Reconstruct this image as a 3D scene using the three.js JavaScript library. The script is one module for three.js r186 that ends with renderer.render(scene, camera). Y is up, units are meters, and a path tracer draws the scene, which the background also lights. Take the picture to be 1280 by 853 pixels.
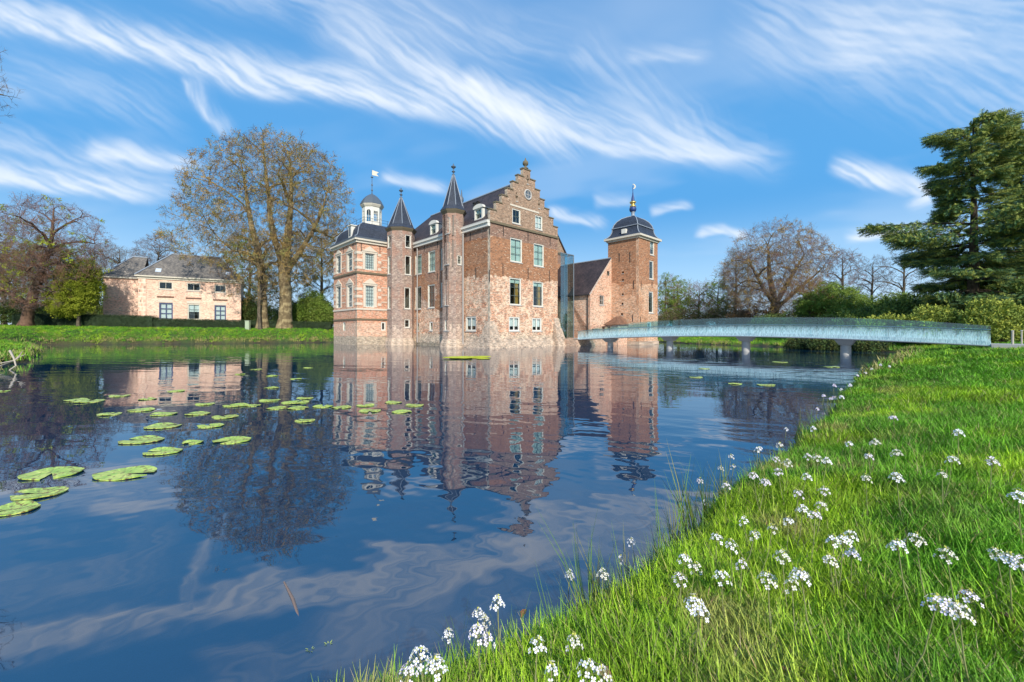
import * as THREE from 'three';
import { mergeGeometries } from 'three/addons/utils/BufferGeometryUtils.js';

// ---------------------------------------------------------------- camera, sky, sun, exposure
const F = 498, HY = 414, EYE = 1.9;                       // focal length and horizon row in photo pixels, eye height above the water
const scene = new THREE.Scene();
const camera = new THREE.PerspectiveCamera(2 * Math.atan(426.5 / F) * 180 / Math.PI, 1280 / 853, 0.1, 3000);
camera.position.set(0, EYE, 0);
camera.setViewOffset(1280, 853, 0, 426.5 - HY, 1280, 853);
const renderer = new THREE.WebGLRenderer({ antialias: true });
renderer.toneMapping = THREE.LinearToneMapping;
renderer.toneMappingExposure = 1.35;
renderer.shadowMap.enabled = true;
const SUN = new THREE.Vector3(0.24, 0.60, 0.88).normalize();
const sun = new THREE.DirectionalLight(new THREE.Color(1.0, 0.95, 0.86), 3.9);
sun.position.copy(SUN).multiplyScalar(200); sun.target.position.set(0, 0, -40);
sun.position.add(sun.target.position);
sun.castShadow = true; sun.shadow.mapSize.set(4096, 4096);
Object.assign(sun.shadow.camera, { left: -110, right: 90, top: 80, bottom: -80, near: 1, far: 500 });
scene.add(sun, sun.target);

// ---------------------------------------------------------------- random numbers and noise
let seed = 7;
function rnd() { seed = (seed + 0x6D2B79F5) | 0; let t = Math.imul(seed ^ (seed >>> 15), 1 | seed); t = (t + Math.imul(t ^ (t >>> 7), 61 | t)) ^ t; return ((t ^ (t >>> 14)) >>> 0) / 4294967296; }
const rr = (a, b) => a + (b - a) * rnd();
const pick = a => a[Math.floor(rnd() * a.length)];
function hash(x, y, s = 0) { let h = Math.imul(x, 374761393) + Math.imul(y, 668265263) + Math.imul(s, 2147483647 ^ 0x5bd1e995) | 0; h = Math.imul(h ^ (h >>> 13), 1274126177); return ((h ^ (h >>> 16)) >>> 0) / 4294967296; }
function vnoise(x, y, s = 0, p = 0) {
  const xi = Math.floor(x), yi = Math.floor(y), fx = x - xi, fy = y - yi, w = v => p ? ((v % p) + p) % p : v;
  const u = fx * fx * (3 - 2 * fx), v = fy * fy * (3 - 2 * fy);
  const a = hash(w(xi), w(yi), s), b = hash(w(xi + 1), w(yi), s), c = hash(w(xi), w(yi + 1), s), d = hash(w(xi + 1), w(yi + 1), s);
  return a + (b - a) * u + (c - a) * v + (a - b - c + d) * u * v;
}
function fbm(x, y, o = 4, s = 0, p = 0) { let a = 0.5, t = 0, n = 0; for (let i = 0; i < o; i++) { t += a * vnoise(x, y, s + i, p); n += a; a *= 0.5; x *= 2; y *= 2; p *= 2; } return t / n; }
const clamp = (x, a = 0, b = 1) => Math.min(b, Math.max(a, x));
const smooth = (a, b, x) => { const t = clamp((x - a) / (b - a)); return t * t * (3 - 2 * t); };
const lerp = (a, b, t) => a + (b - a) * t;
const lin = c => c <= 0.04045 ? c / 12.92 : Math.pow((c + 0.055) / 1.055, 2.4);

// ---------------------------------------------------------------- sky: blue air with wind-drawn cirrus, as one equirectangular map
function makeSky() {
  const W = 3072, H = 1536, data = new Float32Array(W * H * 4);
  // cirrus streaks: spine in photo pixels (a pixel gives a direction), half width, strength
  const S = [
    [[[-160, -40], [0, 18], [120, 48], [240, 78], [330, 98], [440, 118], [520, 134], [600, 150], [670, 178], [730, 208]], 17, 1.0, .9],
    [[[380, 20], [470, 75], [560, 108], [640, 132], [720, 152], [800, 170], [880, 192], [960, 210], [1010, 190]], 20, .55, .9],
    [[[560, 96], [650, 150], [700, 188], [738, 214]], 17, .7, .8],
    [[[480, 70], [600, 118], [760, 190], [850, 196], [1000, 196]], 9, .6, .9],
    [[[700, 60], [790, 110], [850, 150], [900, 215]], 22, .16, .9],
    [[[110, 190], [165, 192], [215, 205], [262, 212]], 9, .85, .5],
    [[[-120, 205], [0, 218], [90, 226], [170, 236], [250, 240]], 12, .9, .8],
    [[[-100, 165], [20, 180], [140, 205], [240, 214]], 16, .28, .9],
    [[[225, 92], [252, 128], [292, 172]], 8, .5, .9],
    [[[470, 215], [520, 228], [570, 240]], 6, .5, .6],
    [[[1030, 208], [1080, 218], [1140, 230], [1160, 236], [1130, 262]], 10, 1.0, .8],
    [[[1050, 304], [1110, 298], [1170, 292]], 6, .7, .9],
    [[[862, 297], [900, 293], [936, 301]], 4, .8, .9],
    [[[812, 270], [850, 262], [868, 264]], 4, .55, .9],
    [[[680, 264], [735, 275], [770, 284]], 5, .6, .9],
    [[[740, 254], [800, 258]], 6, .3, .5],
    [[[900, 20], [1050, 60], [1200, 110], [1400, 150]], 60, .22, 1],
    [[[1000, 60], [1150, 40], [1400, 20]], 60, .28, 1],
    [[[200, -30], [420, 10], [640, 60], [760, 70]], 28, .22, .9],
    [[[-60, 90], [120, 120], [260, 160]], 26, .16, .9],
    [[[780, 80], [870, 70], [900, 60]], 9, .25, .8],
  ].map(([pts, w, k, soft]) => ({ pts, w, k, soft }));
  const top = [0.092, 0.262, 0.545], mid = [0.088, 0.312, 0.635], low = [0.34, 0.56, 0.78], hor = [0.56, 0.70, 0.83];
  for (let j = H / 2 - 12; j < H; j++) {
    const el = Math.max(0.002, ((j + 0.5) / H - 0.5) * Math.PI), se = Math.sin(el), ce = Math.cos(el);
    for (let i = 0; i < W; i++) {
      const az = ((i + 0.5) / W - 0.5) * 2 * Math.PI, x = ce * Math.cos(az), z = ce * Math.sin(az);
      const e = el * 180 / Math.PI;
      const a1 = smooth(0, 7, e), a2 = smooth(4, 17, e), a3 = smooth(18, 46, e);
      let c = [0, 1, 2].map(k => { let v = lerp(hor[k], low[k], a1); v = lerp(v, mid[k], a2); return lerp(v, top[k], a3); });
      // a little whiter haze drifting everywhere
      let d = 0;
      const q = 1 / (se + 0.18), gx = x * q, gz = z * q;
      const veil = fbm(gx * 1.6 + gz * .5 + 20, gz * 3.2 - gx + 4, 4, 31);
      d += 0.15 * smooth(.46, .85, veil) * smooth(4, 16, e);
      if (z < -0.12) {
        const px = 640 + F * x / -z, py = HY - F * se / -z;
        if (px > -900 && px < 2200 && py > -700) {
          const wx = px + 22 * (fbm(px / 130, py / 90, 3, 3) - .5) + 4 * (fbm(px / 24, py / 18, 2, 5) - .5), wy = py + 24 * (fbm(px / 160 + 9, py / 110, 3, 4) - .5) + 5 * (fbm(px / 22, py / 13, 2, 6) - .5);
          for (const s of S) {
            let best = 1e9, along = 0, len = 0, bx = 1, by = 0, side = 0;
            for (let n = 0; n + 1 < s.pts.length; n++) {
              const [x0, y0] = s.pts[n], [x1, y1] = s.pts[n + 1], dx = x1 - x0, dy = y1 - y0, L = Math.hypot(dx, dy);
              if (wx < Math.min(x0, x1) - 4 * s.w || wx > Math.max(x0, x1) + 4 * s.w) { len += L; continue; }
              const t = clamp(((wx - x0) * dx + (wy - y0) * dy) / (L * L));
              const ex = wx - x0 - dx * t, ey = wy - y0 - dy * t, dd = Math.hypot(ex, ey);
              if (dd < best) { best = dd; along = len + t * L; bx = dx / L; by = dy / L; side = (ex * by - ey * bx); }
              len += L;
            }
            if (best > 3.2 * s.w) continue;
            let tot = 0; for (let n = 0; n + 1 < s.pts.length; n++) tot += Math.hypot(s.pts[n + 1][0] - s.pts[n][0], s.pts[n + 1][1] - s.pts[n][1]);
            const ends = smooth(0, .16, along / tot) * smooth(1, .72, along / tot);
            const up = side > 0 ? 1.5 : 0.8;               // feathered on the upper side, firmer below
            const g = Math.exp(-1.1 * (best / (s.w * up)) ** 2);
            const fib = fbm(along / 60 + s.w, (side * 1.5 + along * .42) / 9, 5, 40 + Math.round(s.w)), fine = 1 - Math.abs(2 * fbm(along / 34, (side * 1.3 + along * .44) / 6, 4, 60) - 1);
            d += s.k * g * ends * lerp(1, clamp(2.5 * fib * fib * (0.55 + .95 * fine) - .06, 0, 1.4), .42 + .40 * s.soft);
          }
        }
      } else {
        const st = fbm(gx * 1.1 - gz * .7, gz * 4 + gx * 2, 5, 77);
        d += .55 * smooth(.52, .8, st) * smooth(6, 20, e);
      }
      d = 1 - Math.exp(-1.25 * d);
      const cl = [0.74, 0.78, 0.83], o = (j * W + i) * 4;
      for (let k = 0; k < 3; k++) data[o + k] = lerp(c[k], cl[k], clamp(d, 0, .97));
      data[o + 3] = 1;
    }
  }
  for (let j = 0; j < H / 2 - 12; j++) for (let i = 0; i < W; i++) { const o = (j * W + i) * 4; data[o] = .30; data[o + 1] = .36; data[o + 2] = .40; data[o + 3] = 1; }
  const t = new THREE.DataTexture(data, W, H, THREE.RGBAFormat, THREE.FloatType);
  t.mapping = THREE.EquirectangularReflectionMapping; t.magFilter = THREE.LinearFilter; t.minFilter = THREE.LinearFilter; t.needsUpdate = true;
  return t;
}
const sky = makeSky();
scene.background = sky; scene.environment = sky;

// ---------------------------------------------------------------- helpers
const V = (x, y, z) => new THREE.Vector3(x, y, z);
const taken = {};
function numbered(n) { const k = taken[n] = (taken[n] ?? -1) + 1; return k ? n + '_' + String(k).padStart(3, '0') : n; }
function shade(o) { o.traverse(m => { if (m.isMesh) { m.castShadow = true; m.receiveShadow = true; } }); return o; }
function thing(name, label, category, group, pos = [0, 0, 0], turn = 0) {
  const o = new THREE.Group(); o.name = numbered(name); o.position.set(...pos); o.rotation.y = turn;
  o.userData = { label, category }; if (group) o.userData.group = group; scene.add(o); return o;
}
function part(parent, name, geo, mat) { const m = new THREE.Mesh(Array.isArray(geo) ? merge(geo) : geo, mat); m.name = name; m.castShadow = m.receiveShadow = true; parent.add(m); return m; }
function struct(name, geo, mat) { const m = part(scene, numbered(name), geo, mat); m.userData.kind = 'structure'; return m; }
function stuffMesh(m, label, category) { m.userData = { label, category, kind: 'stuff' }; return m; }
function merge(list) {
  const l = list.map(g => { const h = g.index ? g.toNonIndexed() : g; for (const k of Object.keys(h.attributes)) if (!['position', 'normal', 'uv'].includes(k)) h.deleteAttribute(k); return h; });
  return mergeGeometries(l, false);
}
function box(x0, x1, y0, y1, z0, z1) { const g = new THREE.BoxGeometry(x1 - x0, y1 - y0, z1 - z0); g.translate((x0 + x1) / 2, (y0 + y1) / 2, (z0 + z1) / 2); return g; }
// box whose uv run in metres
function boxUV(x0, x1, y0, y1, z0, z1) {
  const g = box(x0, x1, y0, y1, z0, z1).toNonIndexed(), p = g.attributes.position, n = g.attributes.normal, u = g.attributes.uv;
  for (let i = 0; i < p.count; i++) { const ax = Math.abs(n.getX(i)) > .5, ay = Math.abs(n.getY(i)) > .5; u.setXY(i, ax ? -p.getZ(i) : p.getX(i), ay ? p.getZ(i) : p.getY(i)); }
  return g;
}
function polyGeo(faces) { // faces: list of arrays of [x,y,z]; uv in metres along the face's own axes
  const pos = [], uv = [];
  for (const f of faces) {
    const p = f.map(q => V(...q)), e = p[1].clone().sub(p[0]).normalize(), n = V(0, 0, 0);
    for (let i = 1; i + 1 < p.length; i++) n.add(p[i].clone().sub(p[0]).cross(p[i + 1].clone().sub(p[0])));
    n.normalize(); const b = n.clone().cross(e);
    for (let i = 1; i + 1 < p.length; i++) for (const q of [p[0], p[i], p[i + 1]]) { pos.push(q.x, q.y, q.z); const d = q.clone().sub(p[0]); uv.push(d.dot(e), d.dot(b)); }
  }
  const g = new THREE.BufferGeometry(); g.setAttribute('position', new THREE.Float32BufferAttribute(pos, 3)); g.setAttribute('uv', new THREE.Float32BufferAttribute(uv, 2)); g.computeVertexNormals(); return g;
}
function prism(outline, depth, bevel = 0) { // outline in x,y, extruded along +z
  const s = new THREE.Shape(outline.map(([x, y]) => new THREE.Vector2(x, y)));
  return new THREE.ExtrudeGeometry(s, { depth, bevelEnabled: bevel > 0, bevelSize: bevel, bevelThickness: bevel, bevelSegments: 1, steps: 1 });
}
function lathe(pts, seg = 16, phi = 0) { return new THREE.LatheGeometry(pts.map(([r, y]) => new THREE.Vector2(r, y)), seg, phi); }
function tubeAlong(pts, radii, sides) { // tapered tube through points
  const pos = [], idx = [], nor = [], uv = []; let up = V(0.13, 0.31, 0.94).normalize(), len = 0;
  const t = V(0, 0, 0), a = V(0, 0, 0), b = V(0, 0, 0);
  for (let i = 0; i < pts.length; i++) {
    t.copy(pts[Math.min(i + 1, pts.length - 1)]).sub(pts[Math.max(i - 1, 0)]).normalize();
    a.copy(up).addScaledVector(t, -up.dot(t)); if (a.lengthSq() < 1e-4) a.set(1, 0, 0).addScaledVector(t, -t.x); a.normalize(); b.crossVectors(t, a);
    if (i) len += pts[i].distanceTo(pts[i - 1]);
    for (let k = 0; k <= sides; k++) { const an = k / sides * 2 * Math.PI, c = Math.cos(an), s = Math.sin(an), nx = a.x * c + b.x * s, ny = a.y * c + b.y * s, nz = a.z * c + b.z * s; pos.push(pts[i].x + nx * radii[i], pts[i].y + ny * radii[i], pts[i].z + nz * radii[i]); nor.push(nx, ny, nz); uv.push(k / sides * 2, len); }
  }
  for (let i = 0; i + 1 < pts.length; i++) for (let k = 0; k < sides; k++) { const q = i * (sides + 1) + k, r = q + sides + 1; idx.push(q, q + 1, r, q + 1, r + 1, r); }
  const g = new THREE.BufferGeometry(); g.setAttribute('position', new THREE.Float32BufferAttribute(pos, 3)); g.setAttribute('normal', new THREE.Float32BufferAttribute(nor, 3)); g.setAttribute('uv', new THREE.Float32BufferAttribute(uv, 2)); g.setIndex(idx); return g;
}
const bar = (p, q, r, sides = 6) => tubeAlong([V(...p), V(...q)], [r, r], sides);
function tex(w, h, fn, srgb = true, rep = true) {
  const d = new Uint8Array(w * h * 4);
  for (let j = 0; j < h; j++) for (let i = 0; i < w; i++) { const c = fn(i, j, i / w, j / h), o = (j * w + i) * 4; d[o] = clamp(c[0], 0, 255); d[o + 1] = clamp(c[1], 0, 255); d[o + 2] = clamp(c[2], 0, 255); d[o + 3] = 255; }
  const t = new THREE.DataTexture(d, w, h, THREE.RGBAFormat); if (rep) t.wrapS = t.wrapT = THREE.RepeatWrapping; t.magFilter = THREE.LinearFilter; t.minFilter = THREE.LinearMipmapLinearFilter; t.generateMipmaps = true; if (srgb) t.colorSpace = THREE.SRGBColorSpace; t.needsUpdate = true; return t;
}
const mat = (r, g, b, rough = .85, o = {}) => new THREE.MeshStandardMaterial({ color: new THREE.Color().setRGB(r, g, b), roughness: rough, side: THREE.DoubleSide, ...o });

// pixels of the photograph as rays: a point at a given depth, on the water or on a plane of a building
const at = (px, depth, y = 0) => V((px - 640) / F * depth, y, -depth);
const onWater = (px, py, y = 0) => { const d = (EYE - y) * F / (py - HY); return at(px, d, y); };
const heightAt = (py, depth) => EYE + (HY - py) / F * depth;

// ---------------------------------------------------------------- the lake's outline and the lie of the land
const LAKE = (() => {
  const c = [[-60, 16], [-14, 4.2], [-5, .9], [-2.2, -.6], [-.95, -1.62], [-.08, -2.06], [.7, -2.6], [1.35, -3.2], [2.1, -4.0], [3.2, -5.1], [4.9, -6.6], [7.8, -9.6], [12.2, -14], [19.5, -20.8], [27.4, -28], [33.5, -33.8], [34.4, -37], [31.6, -41.5], [32, -48], [27.5, -57], [25, -68], [24, -84], [-8, -92], [-24, -80], [-31, -66.5], [-42, -62.5], [-55, -58.5], [-65, -55], [-66, -50], [-56, -45.5], [-43.5, -36.5], [-33, -27], [-28.2, -21.6], [-30, -14], [-44, -4], [-70, 6]];
  const curve = new THREE.CatmullRomCurve3(c.map(([x, z]) => V(x, 0, z)), true, 'centripetal'), out = [];
  for (const p of curve.getPoints(260)) { const k = Math.min(1, Math.hypot(p.x, p.z) / 30); out.push([p.x + (fbm(p.x * .8, p.z * .8, 3, 90) - .5) * (.25 + .9 * k), p.z + (fbm(p.x * .8 + 40, p.z * .8, 3, 91) - .5) * (.25 + .9 * k)]); }
  return out;
})();
function shore(x, z) { // signed distance to the waterline, positive on land
  let best = 1e9, inside = false;
  for (let i = 0, j = LAKE.length - 1; i < LAKE.length; j = i++) {
    const [x0, z0] = LAKE[j], [x1, z1] = LAKE[i], dx = x1 - x0, dz = z1 - z0, L = dx * dx + dz * dz;
    if (L > 0) { const t = clamp(((x - x0) * dx + (z - z0) * dz) / L), ex = x - x0 - dx * t, ez = z - z0 - dz * t; best = Math.min(best, ex * ex + ez * ez); }
    if ((z0 > z) !== (z1 > z) && x < x0 + (z - z0) / (z1 - z0) * dx) inside = !inside;
  }
  return (inside ? -1 : 1) * Math.sqrt(best);
}
function groundH(x, z, s = shore(x, z)) {
  if (s < 0) return -Math.min(.04 + -s * .30 + Math.max(0, -s - 1.5) * .1, 1.5) + .03 * (fbm(x * 3, z * 3, 3, 12) - .5);
  const left = smooth(-14, -30, x), far = smooth(-30, -54, z), r = Math.hypot(x, z);
  const H = lerp(lerp(1.02, .75, far), lerp(1.2, 2.35, smooth(-34, -58, z)), left), L = lerp(lerp(3.4, 5.5, smooth(6, 24, r)), 2.1, left * far);
  let h = .2 * smooth(0, .22, s) + H * (1 - Math.exp(-s / L));
  h += left * .012 * Math.max(0, s - 6) + (1 - left) * .004 * Math.max(0, s - 12);
  h += (fbm(x * .5, z * .5, 3, 14) - .5) * .2 * smooth(0, 2, s) + (fbm(x * 2.1, z * 2.1, 2, 15) - .5) * .12 * smooth(0, .8, s);
  return Math.min(h, 6);
}
function rayGround(px, py, above = 0) { // where the pixel's ray meets the ground (raised by a plant's height)
  const dx = (px - 640) / F, dy = (HY - py) / F; let d = .6;
  for (let i = 0; i < 1500; i++) { const y = EYE + dy * d; if (y < Math.max(0, groundH(dx * d, -d)) + above) break; d += .01 + d * .003; if (d > 90) break; }
  return [dx * d, -d];
}

const groundMat = new THREE.MeshStandardMaterial({ vertexColors: true, roughness: .95, side: THREE.DoubleSide, map: null });
{
  const rings = [], angs = []; let r = .25; while (r < 900) { rings.push(r); r *= r < 120 ? 1.026 : 1.09; }
  for (let a = -72; a <= 72; a += .36) angs.push(a * Math.PI / 180);
  for (let a = 74; a < 287; a += 2.5) angs.push(a * Math.PI / 180);
  const n = angs.length, pos = [0, groundH(0, 0), 0], col = [.05, .1, .02], uv = [0, 0], idx = [];
  for (const R of rings) for (const a of angs) {
    const x = R * Math.sin(a), z = -R * Math.cos(a), s = R > 160 ? 100 : shore(x, z), y = R > 160 ? Math.min(6, groundH(x, z, 100)) : groundH(x, z, s);
    pos.push(x, y, z); uv.push(x / 2.3, z / 2.3);
    // bed mud, the wet brown lip of the bank, turf
    const m = fbm(x * 1.4, z * 1.4, 4, 21), m2 = fbm(x * 7, z * 7, 3, 22);
    const mud = [.075 * (.5 + m2), .052 * (.5 + m2), .032 * (.5 + m2)], lip = [.105 * (.6 + .8 * m2), .085 * (.6 + .8 * m2), .035];
    const t = smooth(.3, .7, m), turf = [lerp(.065, .15, t) * (.6 + .8 * m2), lerp(.17, .235, t) * (.6 + .8 * m2), .014];
    const w = s < 0 ? 0 : 1, k = smooth(.05, .5 + .5 * m, s);
    const weed = s < 0 ? Math.max(smooth(.52, .7, m) * .7, smooth(.7, 2.0, -s + 2.4 * (m - .5))) : 0;  // weed mottling; farther out, light lost to depth is painted into the bed colour
    for (let c = 0; c < 3; c++) col.push(s < 0 ? lerp(mud[c] * 1.3, [.006, .012, .018][c], weed) : lerp(lip[c], turf[c], k));
  }
  for (let k = 0; k < n; k++) idx.push(0, 1 + (k + 1) % n, 1 + k);
  for (let j = 0; j + 1 < rings.length; j++) for (let k = 0; k < n; k++) { const a = 1 + j * n + k, b = 1 + j * n + (k + 1) % n; idx.push(a, b, a + n, b, b + n, a + n); }
  const g = new THREE.BufferGeometry(); g.setAttribute('position', new THREE.Float32BufferAttribute(pos, 3)); g.setAttribute('color', new THREE.Float32BufferAttribute(col, 3)); g.setAttribute('uv', new THREE.Float32BufferAttribute(uv, 2)); g.setIndex(idx); g.computeVertexNormals();
  const gm = tex(512, 512, (i, j, u, v) => { const f = fbm(u * 48, v * 48, 3, 2, 48), q = fbm(u * 12, v * 12, 3, 7, 12), k = 255 * clamp(.62 + .9 * (f - .5) + .5 * (q - .5)); return [k, k, k]; }, false);
  groundMat.map = gm; groundMat.bumpMap = gm; groundMat.bumpScale = .05;
  struct('ground', g, groundMat);
}

// ---------------------------------------------------------------- the water: one smooth sheet with small wind ripples
{
  const N = 1536, T = 26; // texture covers T metres
  const waves = []; seed = 99;
  for (let i = 0; i < 46; i++) { // whole numbers of waves so that it tiles
    const lam = Math.exp(rr(Math.log(.13), Math.log(2.2))), an = rr(-.75, .75) + (rnd() < .5 ? 0 : .4), k = T / lam;
    let kx = Math.round(k * Math.sin(an)), kz = Math.round(k * Math.cos(an)); waves.push([kx, kz, rr(0, 6.28), Math.pow(lam, 1.1)]);
  }
  const h = new Float32Array(N * N), row = f => waves.map(w => Float32Array.from({ length: N }, (_, i) => f(w, i))), SX = row(([kx, , ph], i) => Math.sin(2 * Math.PI * kx * i / N + ph)), CX_ = row(([kx, , ph], i) => Math.cos(2 * Math.PI * kx * i / N + ph)), SZ = row(([, kz, , am], i) => am * Math.sin(2 * Math.PI * kz * i / N)), CZ_ = row(([, kz, , am], i) => am * Math.cos(2 * Math.PI * kz * i / N));
  let lo = 1e9, hi = -1e9;
  for (let j = 0; j < N; j++) for (let i = 0; i < N; i++) {
    let s = 0; for (let w = 0; w < waves.length; w++) s += SX[w][i] * CZ_[w][j] + CX_[w][i] * SZ[w][j];
    const calm = smooth(.35, .65, fbm(i / N * 5, j / N * 5, 2, 55, 5));
    s *= .3 + .9 * calm; h[j * N + i] = s; lo = Math.min(lo, s); hi = Math.max(hi, s);
  }
  const d = new Float32Array(N * N * 4); for (let k = 0; k < N * N; k++) { const v = (h[k] - lo) / (hi - lo); d[4 * k] = d[4 * k + 1] = d[4 * k + 2] = v; d[4 * k + 3] = 1; }
  const bump = new THREE.DataTexture(d, N, N, THREE.RGBAFormat, THREE.FloatType); bump.wrapS = bump.wrapT = THREE.RepeatWrapping; bump.magFilter = THREE.LinearFilter; bump.needsUpdate = true;
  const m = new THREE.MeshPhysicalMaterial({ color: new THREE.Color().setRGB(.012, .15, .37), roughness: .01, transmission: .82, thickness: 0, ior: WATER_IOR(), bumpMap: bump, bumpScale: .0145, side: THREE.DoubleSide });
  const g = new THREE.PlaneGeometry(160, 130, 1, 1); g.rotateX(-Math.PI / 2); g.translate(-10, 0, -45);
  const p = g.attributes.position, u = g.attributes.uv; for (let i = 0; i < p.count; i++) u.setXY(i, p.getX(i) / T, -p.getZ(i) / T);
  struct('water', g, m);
}
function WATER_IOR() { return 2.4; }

// ---------------------------------------------------------------- brickwork and other building materials
// A wall texture in metres: single bricks with their own tones, mortar, patches of limewash and weathering with ragged outlines.
function brickTex(w, h, pxm, look, s = 0) { // look(x, y, n) -> {brick:[r,g,b], mortar:[r,g,b], vary, pale}
  const W = Math.min(2048, Math.round(w * pxm)), H = Math.min(2048, Math.round(h * pxm));
  const t = tex(W, H, (i, j) => {
    const x = i / W * w, y = j / H * h, row = Math.floor(y / .075), off = (row & 1) * .11 + .05 * hash(row, 1, s), bx = Math.floor((x + off) / .22), fx = (x + off) / .22 - bx, fy = y / .075 - row;
    const n = fbm(x * .55, y * .55, 4, s), m = fbm(x * 2.6, y * 2.6, 3, s + 5), tone = hash(bx, row, s + 9), l = look(x, y, n, m);
    const joint = fx < .06 || fy < .16;
    let c = joint ? l.mortar : l.brick.map((v, k) => v * (1 + l.vary * (tone - .5)) + (k === 0 ? 14 : k === 2 ? -8 : 0) * (hash(bx, row, s + 17) - .5) * l.vary * 2);
    if (!joint && hash(bx, row, s + 23) < l.pale) c = [lerp(c[0], 216, .6), lerp(c[1], 196, .6), lerp(c[2], 172, .6)];
    if (!joint && hash(bx, row, s + 29) < .07) c = c.map(v => v * .72);
    const g = 1 + .16 * (m - .5) + .1 * (hash(i, j, s) - .5);
    return [c[0] * g, c[1] * g, c[2] * g];
  });
  t.repeat.set(1 / w, 1 / h); return t;
}
const wallMat = t => new THREE.MeshStandardMaterial({ map: t, roughness: .93, side: THREE.DoubleSide });
const mix3 = (a, b, t) => a.map((v, k) => lerp(v, b[k], t));
const M = {
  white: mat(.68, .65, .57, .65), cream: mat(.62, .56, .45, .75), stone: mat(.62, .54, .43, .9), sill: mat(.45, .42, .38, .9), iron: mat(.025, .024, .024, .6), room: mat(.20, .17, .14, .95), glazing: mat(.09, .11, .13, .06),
  blindG: mat(.42, .52, .46, .9), blindW: mat(.62, .64, .62, .9), ochre: mat(.30, .17, .03, .9), redc: mat(.16, .06, .04, .9), lattice: mat(.6, .63, .62, .8), lead: mat(.085, .105, .13, .5), leadPale: mat(.26, .29, .33, .5), pipe: mat(.34, .31, .28, .8), gold: mat(.75, .52, .16, .35, { metalness: .8 }), blue: mat(.02, .05, .18, .5),
  muntin: mat(.10, .13, .12, .6), blueFrame: mat(.05, .07, .15, .5), coping: mat(.16, .13, .08, .95), concrete: mat(.38, .37, .35, .85), steel: mat(.30, .32, .35, .5, { metalness: .3 }),
  pane: new THREE.MeshPhysicalMaterial({ color: new THREE.Color().setRGB(.92, .96, .95), roughness: .02, transmission: 1, thickness: 0, ior: 1.5, side: THREE.DoubleSide }),
};
function roofMat(a, b, row, s, bumpy = .02) { // small tiles or slates in rows: too far away to pick apart
  const t = tex(512, 512, (i, j, u, v) => { const R = 32, y = v * R, r = Math.floor(y), x = u * 24 + (r & 1) * .5, k = Math.floor(x) % 24, n = hash(k, r, s), m = fbm(u * 6, v * 6, 4, s + 3, 6), e = (y - r) < .14 || (x - Math.floor(x)) < .08 ? .62 : 1; return mix3(a, b, clamp(n * .6 + (m - .3) * .9)).map(c => c * e * (.85 + .3 * hash(i, j, s))); });
  t.repeat.set(1 / (row * 24), 1 / (row * 32)); return new THREE.MeshStandardMaterial({ map: t, bumpMap: t, bumpScale: bumpy, roughness: .7, side: THREE.DoubleSide });
}
M.tiles = roofMat([38, 31, 33], [84, 68, 66], .14, 3, .03); M.slate = roofMat([40, 47, 60], [66, 74, 90], .16, 5, .015); M.pantile = roofMat([92, 88, 84], [152, 142, 130], .26, 8, .05); M.redTile = roofMat([112, 80, 62], [150, 112, 88], .2, 11, .03);

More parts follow.
